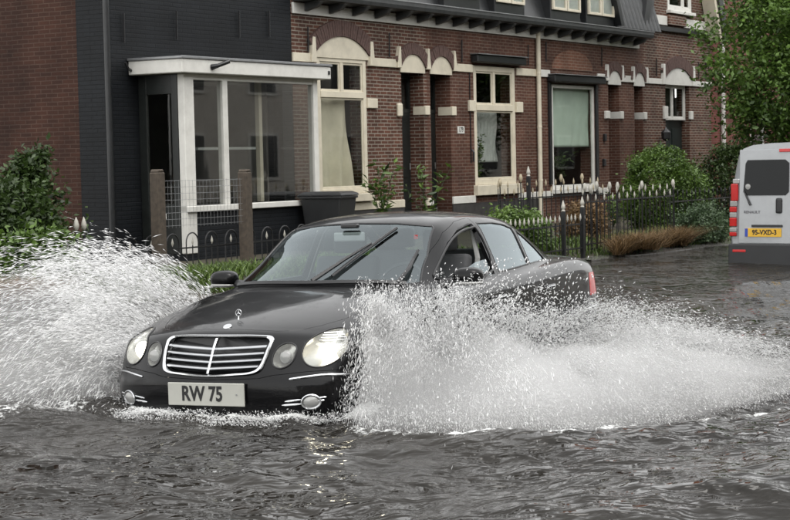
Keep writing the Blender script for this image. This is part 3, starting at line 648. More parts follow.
# glazed door in the side of the bay
sd_ = empty('side_door', parent=hK)
def SB(name, mat, v0, v1, z0, z1, du=(0, .05), par=None, bevel=.004): return MB().box(UA + du[0] - c, UA + du[1] - c, -v1, -v0, z0, z1).build(name, M_[mat], par or sd_, bevel=bevel)
SB('door_frame', 'door_dark', .02, .16, .30, 2.88); SB('door_frame', 'door_dark', .62, .735, .30, 2.88); SB('door_rail', 'door_dark', .16, .62, .30, 1.02); SB('door_rail', 'door_dark', .16, .62, 2.60, 2.88); SB('pane', 'window_glass', .16, .62, 1.02, 2.60, (.02, .028)); SB('letter_plate', 'white_paint', .30, .48, .80, .88, (-.012, -.001))
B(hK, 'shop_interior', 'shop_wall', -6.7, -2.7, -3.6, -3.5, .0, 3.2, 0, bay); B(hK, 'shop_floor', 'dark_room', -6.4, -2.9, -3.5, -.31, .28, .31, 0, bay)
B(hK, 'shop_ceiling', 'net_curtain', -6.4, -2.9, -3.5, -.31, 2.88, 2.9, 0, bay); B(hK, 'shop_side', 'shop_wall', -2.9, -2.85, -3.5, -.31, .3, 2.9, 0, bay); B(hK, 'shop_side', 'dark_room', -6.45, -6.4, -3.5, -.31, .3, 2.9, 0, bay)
B(hK, 'display_post', 'cream', -4.15, -4.07, .40, .48, .985, 2.85, .004, bay); B(hK, 'display_shelf', 'net_curtain', -5.2, -3.6, -.2, .1, 1.8, 1.84, 0, bay); B(hK, 'display_board', 'wood_post', -5.95, -5.85, .2, .3, .99, 1.5, 0, bay)
for o in (hA, hB, hC, hD, hE, hK): del o['u0']
# ------------------------------------------------------------------ saloon car: body surface as a signed distance field, meshed and cut into panels
def _cr(pts,n=12,closed=True):
    P=np.array(pts,float);N=len(P);out=[]
    for i in range(N if closed else N-1):
        p0,p1,p2,p3=[P[(i+k)%N] for k in (-1,0,1,2)]
        if not closed:
            p0=P[max(i-1,0)];p3=P[min(i+2,N-1)]
        # centripetal catmull-rom
        t0=0;t1=t0+max(np.linalg.norm(p1-p0)**.5,1e-6);t2=t1+max(np.linalg.norm(p2-p1)**.5,1e-6);t3=t2+max(np.linalg.norm(p3-p2)**.5,1e-6)
        for t in np.linspace(t1,t2,n,endpoint=False):
            A1=(t1-t)/(t1-t0)*p0+(t-t0)/(t1-t0)*p1;A2=(t2-t)/(t2-t1)*p1+(t-t1)/(t2-t1)*p2;A3=(t3-t)/(t3-t2)*p2+(t-t2)/(t3-t2)*p3
            B1=(t2-t)/(t2-t0)*A1+(t-t0)/(t2-t0)*A2;B2=(t3-t)/(t3-t1)*A2+(t-t1)/(t3-t1)*A3
            out.append((t2-t)/(t2-t1)*B1+(t-t1)/(t2-t1)*B2)
    if not closed: out.append(P[-1])
    return np.array(out)
class PolySDF:
    "signed distance to a closed smooth outline, tabulated on a grid and read back with cubic weights"
    def __init__(s,pts,lo,hi,h=.02):
        C=_cr(pts);s.lo=np.array(lo);s.h=h
        nx,nz=[int((hi[i]-lo[i])/h)+1 for i in (0,1)]
        g=np.stack(np.meshgrid(lo[0]+h*np.arange(nx),lo[1]+h*np.arange(nz),indexing='ij'),-1).reshape(-1,2)
        D=np.full(len(g),9.);ins=np.zeros(len(g),bool)
        for a,b in zip(C,np.roll(C,-1,0)):
            e=b-a;w=g-a;t=np.clip((w@e)/(e@e+1e-12),0,1);D=np.minimum(D,((w-t[:,None]*e)**2).sum(1))
            c=(a[1]>g[:,1])!=(b[1]>g[:,1])
            xi=(b[0]-a[0])*(g[:,1]-a[1])/(b[1]-a[1]+1e-12)+a[0]
            ins^=c&(g[:,0]<xi)
        s.T=(np.sqrt(D)*np.where(ins,-1,1)).reshape(nx,nz)
    def __call__(s,x,z):
        fx=(x-s.lo[0])/s.h;fz=(z-s.lo[1])/s.h
        fx=np.clip(fx,1,s.T.shape[0]-3.001);fz=np.clip(fz,1,s.T.shape[1]-3.001)
        i=fx.astype(int);j=fz.astype(int);u=fx-i;v=fz-j
        def W(u): return ((-.5*u+1)*u-.5)*u,(1.5*u-2.5)*u*u+1,((-1.5*u+2)*u+.5)*u,(.5*u-.5)*u*u
        wu=W(u);wv=W(v);r=0
        for a in range(4):
            for b in range(4): r=r+wu[a]*wv[b]*s.T[i+a-1,j+b-1]
        return r
def smax(a,b,k): h=np.maximum(k-np.abs(a-b),0)/k; return np.maximum(a,b)+h*h*k*.25
def smin(a,b,k): return -smax(-a,-b,k)
def sstep(x,a,b): t=np.clip((x-a)/(b-a),0,1); return t*t*(3-2*t)
LOW=PolySDF([(.35,.17),(.12,.185),(.05,.24),(.012,.34),(.0,.45),(.012,.53),(.055,.61),(.105,.70),(.165,.768),(.27,.808),(.6,.882),(1.0,.945),(1.4,.992),(2.2,1.0),(3.2,1.02),(3.9,1.045),(4.3,1.053),(4.60,1.045),(4.72,1.025),(4.77,.965),(4.79,.86),(4.815,.66),(4.81,.5),(4.77,.35),(4.66,.24),(4.4,.18),(2.5,.165)],(-.4,-.1),(5.2,1.7))
CAB=PolySDF([(1.0,.80),(1.16,.905),(1.32,.99),(1.66,1.185),(1.95,1.342),(2.1,1.40),(2.35,1.438),(2.65,1.450),(2.95,1.447),(3.25,1.428),(3.52,1.388),(3.8,1.295),(4.08,1.172),(4.3,1.06),(4.45,.95),(4.35,.80)],(-.4,-.1),(5.2,1.9))
WX=np.array([-.2,.15,.4,.7,1.1,1.6,2.4,3.4,4.0,4.4,4.65,4.85,5.2]);WY=np.array([.70,.805,.862,.893,.903,.909,.911,.909,.9,.886,.862,.82,.70])
CX=np.array([.6,1.2,1.6,2.1,2.7,3.3,3.8,4.2,4.6]);CY=np.array([.70,.745,.775,.797,.803,.785,.745,.69,.62])
def _sp(x,X,Y):
    m=np.gradient(Y,X);i=np.clip(np.searchsorted(X,x)-1,0,len(X)-2)
    h=X[i+1]-X[i];t=np.clip((x-X[i])/h,0,1)
    return (2*t**3-3*t*t+1)*Y[i]+(t**3-2*t*t+t)*h*m[i]+(-2*t**3+3*t*t)*Y[i+1]+(t**3-t*t)*h*m[i+1]
def car(p):
    x,y,z=p[...,0],np.abs(p[...,1]),p[...,2]
    ya=y/.9
    bow=.26*ya**2.3*(1-sstep(x,.3,1.7))-.12*ya**2.6*sstep(x,3.6,4.7)
    low=LOW(x-bow,z+(.085-.02*sstep(x,1,2))*ya**2.4)
    side=(y-(_sp(x,WX,WY)-.26*(z-.60)**2*np.where(z<.6,1.2,1)))
    low=smax(low,side,.10)
    cb=CAB(x-.17*(y/.7)**2.2*(1-sstep(x,1.7,2.6))+.17*(y/.7)**2.2*sstep(x,3.0,4.0),z+.05*(y/.56)**2.3*sstep(x,1.2,1.9)*(1-sstep(x,3.6,4.3)*.6))
    zz=z-.95
    cs=(y-(_sp(x,CX,CY)-.36*zz-.18*zz*zz))*.92
    cab=smax(cb,cs,.09)
    d=smin(low,cab,.035)
    for xw in (.865,3.72):
        r=np.sqrt((x-xw)**2+(z-.31)**2)-.352
        d=smax(d,-smax(r,.62-y,.02),.025)
    return d
def grad(p,e=1e-3,f=car):
    return np.stack([f(p+e*np.eye(3)[i])-f(p-e*np.eye(3)[i]) for i in range(3)],-1)/(2*e)
def project(p,n=4):
    for _ in range(n):
        g=grad(p);d=car(p);p=p-(d/np.maximum((g*g).sum(-1),.05))[:,None]*g
    return p
def nets(h=.02,lo=(-.06,-.98,.12),hi=(4.88,.98,1.5)):
    n=[int((hi[i]-lo[i])/h)+1 for i in range(3)]
    ax=[lo[i]+h*np.arange(n[i]) for i in range(3)]
    G=np.stack(np.meshgrid(*ax,indexing='ij'),-1)
    V=car(G);S=V<0
    c=np.zeros([k-1 for k in n]);acc=np.zeros(c.shape+(3,));
    for a in range(3):
        o=[i for i in range(3) if i!=a]
        for d1 in (0,1):
            for d2 in (0,1):
                s0=[None]*3;s1=[None]*3
                s0[a]=slice(0,-1);s1[a]=slice(1,None)
                for oo,dd in zip(o,(d1,d2)): s0[oo]=s1[oo]=slice(dd,n[oo]-1+dd)
                v0=V[tuple(s0)];v1=V[tuple(s1)];m=(v0<0)!=(v1<0);t=np.where(m,v0/(v0-v1+1e-15),0)
                c+=m;acc[...,a]+=m*t
                for oo,dd in zip(o,(d1,d2)): acc[...,oo]+=m*dd
    m=c>0;idx=-np.ones(c.shape,int);idx[m]=np.arange(m.sum())
    P=(np.argwhere(m)+acc[m]/c[m][:,None])*h+np.array(lo)
    F=[]
    for a in range(3):
        b,d=(a+1)%3,(a+2)%3
        s0=[slice(None)]*3;s1=[slice(None)]*3;s0[a]=slice(0,-1);s1[a]=slice(1,None)
        A=S[tuple(s0)];B=S[tuple(s1)]
        for sign,mm in ((1,A&~B),(-1,~A&B)):
            I=np.argwhere(mm);I=I[(I[:,b]>0)&(I[:,d]>0)&(I[:,b]<n[b]-1)&(I[:,d]<n[d]-1)]
            def q(db,dd):
                J=I.copy();J[:,b]-=db;J[:,d]-=dd;return idx[tuple(J.T)]
            Q=np.stack([q(1,1),q(0,1),q(0,0),q(1,0)],1)
            F.append(Q if sign==1 else Q[:,::-1])
    return project(P),np.concatenate(F)
def inpoly(p, poly):
    x, y = p[:, 0], p[:, 1]; ins = np.zeros(len(p), bool)
    for a, b in zip(poly, np.roll(poly, -1, 0)):
        c = (a[1] > y) != (b[1] > y); xi = (b[0] - a[0]) * (y - a[1]) / (b[1] - a[1] + 1e-12) + a[0]; ins ^= c & (x < xi)
    return ins
class Shell:
    "verts and faces (n,4), -1 pads a triangle"
    def __init__(s, V, F): s.V, s.F = V, F
    def centers(s): return s.V[s.F[:, :3]].mean(1)
    def cut(s, poly, ax, region, smooth=0):
        "cut the outline out of this shell along the third axis; returns the piece, keeps the rest"
        poly = np.array(poly, float)
        if smooth: poly = _cr(poly, smooth)
        C = s.centers(); lo = poly.min(0) - .045; hi = poly.max(0) + .045
        q = C[:, list(ax)]; m = ((q > lo) & (q < hi)).all(1) & region(C)
        sub = s.F[m]; rest = s.F[~m]
        ids = np.unique(sub[sub >= 0]); mp = -np.ones(len(s.V) + 1, int); mp[ids] = np.arange(len(ids))
        bm = bmesh.new(); vs = [bm.verts.new(v) for v in s.V[ids]]
        for f in sub:
            try: bm.faces.new([vs[mp[i]] for i in f if i >= 0])
            except ValueError: pass
        third = [i for i in range(3) if i not in ax][0]
        for a, b in zip(poly, np.roll(poly, -1, 0)):
            e = b - a; ln = np.linalg.norm(e)
            if ln < 1e-6: continue
            no = Vector((0, 0, 0)); no[ax[0]] = -e[1]; no[ax[1]] = e[0]; co = Vector((0, 0, 0)); co[ax[0]] = a[0]; co[ax[1]] = a[1]
            fs = []
            for f in bm.faces:
                c = f.calc_center_median(); w0 = c[ax[0]] - a[0]; w1 = c[ax[1]] - a[1]; t_ = min(1, max(0, (w0 * e[0] + w1 * e[1]) / (ln * ln)))
                if math.hypot(w0 - t_ * e[0], w1 - t_ * e[1]) < .026: fs.append(f)
            if not fs: continue
            ge = set(fs)
            for f in fs: ge.update(f.edges); ge.update(f.verts)
            bmesh.ops.bisect_plane(bm, geom=list(ge), dist=1e-6, plane_co=co, plane_no=no)
        big = [f for f in bm.faces if len(f.verts) > 4]
        if big: bmesh.ops.triangulate(bm, faces=big)
        bm.verts.index_update()
        V2 = np.array([v.co[:] for v in bm.verts]); F2 = np.array([[v.index for v in f.verts] + [-1] * (4 - len(f.verts)) for f in bm.faces]); bm.free()
        ins = inpoly(V2[F2[:, :3]].mean(1)[:, list(ax)] * 1.0, poly)
        cen = np.where(F2[:, 3:4] >= 0, V2[F2].mean(1), V2[F2[:, :3]].mean(1)); ins = inpoly(cen[:, list(ax)], poly)
        n0 = len(s.V); s.V = np.concatenate([s.V, V2]); Fo = F2[~ins].copy(); Fo[Fo >= 0] += n0; s.F = np.concatenate([rest, Fo])
        return Shell(V2, F2[ins]).tidy()
    def tidy(s):
        ids = np.unique(s.F[s.F >= 0]); mp = -np.ones(len(s.V) + 1, int); mp[ids] = np.arange(len(ids)); s.V = s.V[ids]; s.F = np.where(s.F >= 0, mp[s.F], -1); return s
    def weld(s):
        k = np.round(s.V / 2e-5).astype(np.int64); _, first, inv = np.unique(k, axis=0, return_index=True, return_inverse=True); inv = inv.ravel()
        s.V = s.V[first]; s.F = np.where(s.F >= 0, inv[s.F], -1)
        ok = [(len(set(f[f >= 0])) == (f >= 0).sum()) for f in s.F]; s.F = s.F[np.array(ok)]; return s.tidy()
    def boundary(s):
        E = {}
        for f in s.F:
            q = [i for i in f if i >= 0]
            for a, b in zip(q, q[1:] + q[:1]):
                if (b, a) in E: del E[(b, a)]
                else: E[(a, b)] = 1
        nx = {}
        for a, b in E: nx.setdefault(a, []).append(b)
        loops = []
        while nx:
            a = next(iter(nx)); lp = [a]
            while a in nx:
                b = nx[a].pop()
                if not nx[a]: del nx[a]
                a = b
                if a == lp[0]: break
                lp.append(a)
            loops.append(lp)
        return [l for l in loops if len(l) > 5]
    def panel(s, name, mat, parent, gap=.0, flange=.0, off=.0, seal=None, seal_r=.007, seal_mat=None, seal_name='seal'):
        s.weld(); g = grad(s.V); nrm = g / np.linalg.norm(g, axis=1, keepdims=True)
        V = s.V + nrm * off; loops = s.boundary()
        if gap:
            for lp in loops:
                p = V[lp]; t_ = np.roll(p, -1, 0) - np.roll(p, 1, 0); t_ /= np.linalg.norm(t_, axis=1, keepdims=True) + 1e-9
                V[lp] = p + gap * np.cross(nrm[lp], t_)
        F = [tuple(i for i in f if i >= 0)[::-1] for f in s.F]; NV = list(V); NN = list(nrm)
        if flange:
            for lp in loops:
                n0 = len(NV); k = len(lp)
                NV += [V[i] for i in lp] + [V[i] - flange * nrm[i] for i in lp]; NN += [nrm[i] for i in lp] * 2
                F += [(n0 + i, n0 + (i + 1) % k, n0 + k + (i + 1) % k, n0 + k + i) for i in range(k)]
        NV = np.array(NV) * (-1, 1, 1); NN = np.array(NN) * (-1, 1, 1)
        me = bpy.data.meshes.new(name); me.from_pydata(NV.tolist(), [], F)
        me.polygons.foreach_set('use_smooth', np.ones(len(F), bool)); me.update()
        me.normals_split_custom_set_from_vertices(NN.tolist())
        o = link(name, me, mat, parent)
        if seal_mat is not None:
            mb = MB()
            for lp in loops:
                pts = [V[i] * (-1, 1, 1) for i in lp]
                ps = [pts[0]]
                for q in pts[1:]:
                    if np.linalg.norm(q - ps[-1]) > .004: ps.append(q)
                mb.tube(ps, seal_r, 6, closed=True)
            mb.build(seal_name, seal_mat, o, smooth=True)
        return o
def on_car(x, y, z, off=0.0):
    p = project(np.array([[x, y, z]], float), 5); g = grad(p); g /= np.linalg.norm(g); q = (p + off * g)[0]
    return (-q[0], q[1], q[2])
car_root = bpy.data.objects.new('car', None); COL.objects.link(car_root)
_x = CF + np.array([0, 0, .0084]); _y = CN + np.array([0, 0, .0195]); _x /= np.linalg.norm(_x); _y = _y - _x * (_y @ _x); _y /= np.linalg.norm(_y); _z = np.cross(_x, _y)
_mm = Matrix([list(q) for q in np.stack([_x, _y, _z], 1)]).to_4x4(); _mm = Matrix.Translation(CAR0.tolist()) @ _mm @ Matrix.Scale(1.02, 4)
car_root.matrix_world = _mm; car_root.empty_display_size = .3
tag(car_root, 'wet black saloon car with lit headlights driving through the flooded street', 'car')
PAINT = MATS['car_paint']
_P, _F = nets(.021)
body = Shell(_P, _F.astype(int))
sym = lambda poly: [(-a, b) for a, b in poly]
LS = lambda sgn: (lambda C: (C[:, 1] * sgn > .3))
cr_ = car_root
# front bumper
bump_p = body.cut([(-1.2, .05), (1.2, .05), (1.2, .56), (.62, .552), (.42, .535), (.34, .518), (0, .508), (-.34, .518), (-.42, .535), (-.62, .552), (-1.2, .56)], (1, 2), lambda C: C[:, 0] < .515)
# bonnet
hood_half = [(.222, 0), (.226, .22), (.244, .36), (.275, .43), (.33, .50), (.43, .565), (.60, .635), (.9, .695), (1.2, .735), (1.40, .745), (1.44, .70), (1.385, .55), (1.31, .30), (1.28, 0)]
hood_poly = hood_half + [(a, -b) for a, b in hood_half[::-1][1:-1]]
hood_p = body.cut(hood_poly, (0, 1), lambda C: (C[:, 2] > .62) & (C[:, 0] < 1.6))
doors = {}
DF = [(1.50, .30), (1.475, .78), (1.53, .955), (1.74, 1.085), (1.92, 1.195), (2.14, 1.305), (2.42, 1.372), (2.70, 1.392), (2.70, .30)]
DR = [(2.71, .30), (2.71, 1.392), (3.1, 1.385), (3.42, 1.335), (3.68, 1.225), (3.93, 1.06), (3.965, .97), (3.86, .84), (3.62, .70), (3.46, .55), (3.37, .40), (3.34, .30)]
WF = [(1.735, .972), (1.865, 1.085), (2.10, 1.232), (2.38, 1.322), (2.60, 1.350), (2.662, 1.346), (2.655, .985)]
WR = [(2.745, .990), (2.752, 1.350), (3.06, 1.344), (3.25, 1.325), (3.395, 1.293), (3.405, 1.012)]
WQ = [(3.45, 1.014), (3.44, 1.277), (3.56, 1.225), (3.72, 1.135), (3.84, 1.055), (3.865, 1.026)]
for sg in (1, -1):
    reg = lambda C, sg=sg: C[:, 1] * sg > .35
    fd = body.cut(DF, (0, 2), reg); rd = body.cut(DR, (0, 2), reg)
    doors[sg] = (fd, fd.cut(WF, (0, 2), reg), rd, rd.cut(WR, (0, 2), reg), rd.cut(WQ, (0, 2), reg))
ws_half = [(0, .998), (.35, .994), (.62, .984), (.70, .990), (.688, 1.03), (.645, 1.13), (.598, 1.25), (.566, 1.335), (.545, 1.352), (.3, 1.378), (0, 1.386)]
ws_poly = ws_half + [(-a, b) for a, b in ws_half[::-1][1:-1]]
shield = body.cut(ws_poly, (1, 2), lambda C: (C[:, 0] > 1.2) & (C[:, 0] < 2.4))
rw_half = [(0, 1.085), (.4, 1.078), (.585, 1.068), (.545, 1.18), (.50, 1.30), (.46, 1.345), (0, 1.372)]
rearw = body.cut(rw_half + [(-a, b) for a, b in rw_half[::-1][1:-1]], (1, 2), lambda C: (C[:, 0] > 3.4) & (C[:, 0] < 4.5))
HL1 = [(.655, .572), (.600, .592), (.565, .640), (.563, .695), (.588, .738), (.622, .770), (.668, .784), (.715, .775), (.757, .748), (.785, .710), (.790, .662), (.765, .615), (.715, .582)]
HL2 = [(.455, .571), (.412, .590), (.398, .638), (.412, .686), (.445, .712), (.487, .715), (.523, .692), (.530, .648), (.518, .605), (.492, .580)]
GR_ = [(0, .768), (.30, .764), (.355, .757), (.378, .738), (.378, .71), (.362, .60), (.342, .562), (.30, .545), (.20, .536), (0, .524)]
grille_poly = GR_ + [(-a, b) for a, b in GR_[::-1][1:-1]]
frontr = lambda C: C[:, 0] < .62
lamps = []
for sg in (1, -1):
    for pl in (HL1, HL2):
        lamps.append((sg, pl, body.cut([(a * sg, b) for a, b in pl], (1, 2), lambda C, sg=sg: (C[:, 0] < .62) & (C[:, 1] * sg > .2), smooth=4)))
for gp in (hood_p,): pass
grille_a = body.cut(grille_poly, (1, 2), lambda C: C[:, 0] < .42); grille_b = bump_p.cut(grille_poly, (1, 2), lambda C: C[:, 0] < .42); grille_c = hood_p.cut(grille_poly, (1, 2), lambda C: C[:, 0] < .30)
tails = []
for sg in (1, -1):
    a_ = body.cut([(.50 * sg, .715), (.50 * sg, .865), (.99 * sg, .895), (.99 * sg, .70)], (1, 2), lambda C, sg=sg: (C[:, 0] > 4.2) & (C[:, 1] * sg > .4))
    tl_ = a_.cut([(4.40, .60), (4.43, .80), (4.50, 1.0), (5.2, 1.0), (5.2, .60)], (0, 2), lambda C: C[:, 0] > 4.0)
    n0 = len(body.V); Fo = a_.F.copy(); Fo[Fo >= 0] += n0; body.V = np.concatenate([body.V, a_.V]); body.F = np.concatenate([body.F, Fo])
    tails.append(tl_)
body.tidy().panel('body', PAINT, cr_)
bump_p.panel('front_bumper', PAINT, cr_, gap=.003, flange=.02)
hood_p.panel('bonnet', PAINT, cr_, gap=.0035, flange=.02)
G = MATS['car_glass']; TB = MATS['trim_black']
for sg in (1, -1):
    fd, wf, rd, wr, wq = doors[sg]
    d1 = fd.panel('door', PAINT, cr_, gap=.003, flange=.03); d2 = rd.panel('door', PAINT, cr_, gap=.003, flange=.03)
    if sg == 1:     # the driver's window is wound halfway down
        low_ = wf.cut([(1.6, .9), (2.08, .985), (2.22, 1.045), (2.42, 1.083), (2.60, 1.095), (2.75, 1.09), (2.75, .9)], (0, 2), lambda C: C[:, 0] > 0)
        wb = wf.boundary()
        o = low_.panel('window', G, d1, off=-.012)
        tag(o, "driver's window wound halfway down")
        mb = MB(); full = _cr(np.array(WF), 3); mb.tube([on_car(a, .7, b, .001) for a, b in full], .009, 6, closed=True); mb.build('seal', TB, d1, smooth=True)
    else: wf.panel('window', G, d1, off=-.006, seal_mat=TB, seal_r=.009)
    wr.panel('window', G, d2, off=-.006, seal_mat=TB, seal_r=.009); wq.panel('window', G, d2, off=-.006, seal_mat=TB, seal_r=.009)
    for dd, x0 in ((d1, 2.33), (d2, 3.33)):
        pts = [on_car(x0 + .23 * i / 6, .9 * sg, .827 + .012 * (x0 > 3) + .005 * i / 6, .012 + .018 * math.sin(math.pi * i / 6)) for i in range(7)]
        MB().tube(pts, .013, 8).build('handle', PAINT, dd, smooth=True)
        MB().tube([(p[0], p[1] + .012 * sg, p[2]) for p in pts[1:6]], .005, 6).build('handle_strip', MATS['chrome'], dd, smooth=True)
    # rubbing strip along the flank
    for dd, xa, xb in ((d1, 1.53, 2.69), (d2, 2.72, 3.36)):
        pts = [on_car(xa + (xb - xa) * i / 10, .91 * sg, .545, .004) for i in range(11)]; MB().tube(pts, .018, 6).build('rubbing_strip', PAINT, dd, smooth=True)
shield.panel('windscreen', G, cr_, off=-.004, seal_mat=TB, seal_r=.008)
rearw.panel('rear_window', G, cr_, off=-.004, seal_mat=TB, seal_r=.008)
for tl_ in tails: tl_.panel('tail_lamp', MATS['red_lamp'], cr_, gap=.002, flange=.02, off=.002)
def gx(y, z):
    "where the nose surface stands at this y and z"
    xs = np.arange(-.05, .9, .004); d = car(np.stack([xs, np.full_like(xs, y), np.full_like(xs, z)], -1)); i = int(np.argmax(d < 0)); 
    return float(xs[i - 1] + .004 * d[i - 1] / (d[i - 1] - d[i]))
# headlamps: lens, reflector bowl with its lit bulb, chrome-edged rim
for sg, pl, lens in lamps:
    big = pl is HL1
    root = lens.panel('headlight', MATS['lens_glass'], cr_, off=.002, gap=.001, seal_mat=TB, seal_r=.005, seal_name='lamp_rim')
    P3 = _cr(np.array([(a * sg, b) for a, b in pl], float), 3); cy, cz = P3.mean(0)
    front = np.array([(gx(a, b), a, b) for a, b in P3])
    xc = front[:, 0].mean(); bowl = MB(); k = len(P3)
    rings = [(1.0, 0), (.93, .02), (.75, .045), (.45, .06), (.0, .066)]
    for s_, d in rings:
        if s_ == 0: bowl.v.append((-(xc + d + .0), cy, cz)); continue
        for q in front:
            x_ = q[0] * s_ + xc * (1 - s_) + d + .003; bowl.v.append((-x_, cy + (q[1] - cy) * s_, cz + (q[2] - cz) * s_))
    for r0 in range(len(rings) - 2): bowl.f += [(r0 * k + i, r0 * k + (i + 1) % k, (r0 + 1) * k + (i + 1) % k, (r0 + 1) * k + i) for i in range(k)]
    bowl.f += [((len(rings) - 2) * k + i, (len(rings) - 2) * k + (i + 1) % k, (len(rings) - 1) * k) for i in range(k)]
    bowl.build('reflector', MATS['lamp_glow'] if big else MATS['lamp_glow'], root, smooth=True)
    if big:
        c_ = (-(xc + .012), cy - .012 * sg, cz - .032)
        MB().lathe([(.010, .028), (.042, .020), (.053, .006), (.055, -.010), (.04, -.018)], c_, 22, 0).build('lit_bulb', MATS['lamp_light'], root, smooth=True)
        fins = MB()
        for i in range(4):
            zf = cz + .042 + .015 * i; half = .085 - .012 * i
            fins.tube([(-(xc + .025 + .055 * ((t_ / 6 - .5) * 1) * 1), cy + .03 * sg + half * (t_ / 3 - 1) * sg, zf) for t_ in range(7)], .0028, 5)
        fins.build('lamp_fins', MATS['satin_chrome'], root, smooth=True)
    else:
        MB().lathe([(.01, .03), (.035, .022), (.042, .0), (.03, -.01)], (-(xc + .02), cy, cz - .01), 18, 0).build('side_bulb', MATS['clear_lamp'], root, smooth=True)
# grille: chrome surround, centre bar, louvres, dark void behind
gr = empty('grille', parent=cr_)
GP = _cr(np.array(grille_poly), 3); gc = np.array([0, .645])
def loft(name, mat, inner, off_o, off_i):
    mb = MB(); k = len(GP)
    Q = [(gx(a, b), a, b) for a, b in GP]
    for s_y, s_z, o_ in ((1.0, 1.0, -.004), (1.0, 1.0, .012), (.985, .975, .020), (.945, .90, .020), (.93, .87, .010), (.93, .87, -.03)):
        for q in Q: mb.v.append((-(q[0] - o_), q[1] * s_y, gc[1] + (q[2] - gc[1]) * s_z))
    for r0 in range(5): mb.f += [(r0 * k + i, r0 * k + (i + 1) % k, (r0 + 1) * k + (i + 1) % k, (r0 + 1) * k + i) for i in range(k)]
    return mb.build(name, mat, gr, smooth=True)
loft('surround', MATS['chrome'], 0, 0, 0)
def gw(z): return .93 * np.interp((z - gc[1]) / .87 + gc[1], [.524, .536, .545, .562, .60, .71, .74, .757, .768], [.05, .2, .30, .342, .362, .377, .376, .355, .30])
vb = MB(); k = 24
vb.quad(*[(-(gx(a * .93, .645 + (b - .645) * .87) + .05), a * .93, .645 + (b - .645) * .87) for a, b in GP]).build('grille_void', MATS['trim_black'], gr)
for i in range(4):
    z0 = .588 + .0375 * i; hw = gw(z0) - .002; n_ = 21
    mb = MB()
    for j in range(n_):
        y = -hw + 2 * hw * j / (n_ - 1); zc = z0 + (-.010 + .016 * abs(y) / .35 * 1.0 - .006); x = gx(y, zc) 
        mb.v += [(-(x - .006), y, zc - .0055), (-(x - .010), y, zc + .0), (-(x - .004), y, zc + .0055), (-(x + .03), y, zc + .0115), (-(x + .03), y, zc - .003)]
    for j in range(n_ - 1): mb.f += [(5 * j + a, 5 * j + (a + 1) % 5, 5 * (j + 1) + (a + 1) % 5, 5 * (j + 1) + a) for a in range(5)]
    mb.build('louvre', MATS['satin_chrome'], gr, smooth=True)
mb = MB(); zz_ = np.linspace(.545, .748, 12)
pts = [(-(gx(0, z) - .010), 0, z) for z in zz_]
for p in pts: mb.v += [(p[0], -.008, p[2]), (p[0] + .005, 0, p[2]), (p[0], .008, p[2]), (p[0] - .03, .008, p[2]), (p[0] - .03, -.008, p[2])]
for j in range(11): mb.f += [(5 * j + a, 5 * j + (a + 1) % 5, 5 * (j + 1) + (a + 1) % 5, 5 * (j + 1) + a) for a in range(5)]
mb.build('centre_bar', MATS['satin_chrome'], gr, smooth=True)
# round badge on the bonnet edge and the upright three-pointed star in its ring
bx = on_car(.262, 0, .81, .002)
bd = MB(); bd.lathe([(.0, .0), (.026, .0), (.028, .002), (.026, .005), (.004, .006)], (0, 0, 0), 20, 2); o = bd.build('badge', MATS['chrome'], cr_, smooth=True); o.location = bx; o.rotation_euler = (0, R(24), 0)
st = on_car(.40, 0, .84, 0)
sm = MB(); ring = [(st[0], .021 * math.cos(a), st[2] + .040 + .021 * math.sin(a)) for a in np.linspace(0, 2 * math.pi, 24, endpoint=False)]; sm.tube(ring, .003, 6, closed=True)
for a in (90, 210, 330):
    sm.tube([(st[0], 0, st[2] + .040), (st[0], .0205 * math.cos(R(a)), st[2] + .040 + .0205 * math.sin(R(a)))], [.004, .001], 6)
sm.tube([(st[0], 0, st[2] - .002), (st[0], 0, st[2] + .02)], [.007, .003], 8); sm.build('bonnet_star', MATS['chrome'], cr_, smooth=True)
# number plate
pl = MB().box(.004, .016, -.272, .266, .352, .490).build('number_plate', MATS['plate_white'], cr_, bevel=.003)
lt = link('lettering', text_mesh('RW 75', .125, .0012, .0035, .80), MATS['ink'], pl); lt.rotation_euler = (R(90), 0, R(90)); lt.location = (.0172, -.028, .421)
MB().tube([(.016, .215, .423), (.019, .215, .423)], .005, 8).build('screw', MATS['chrome'], pl)
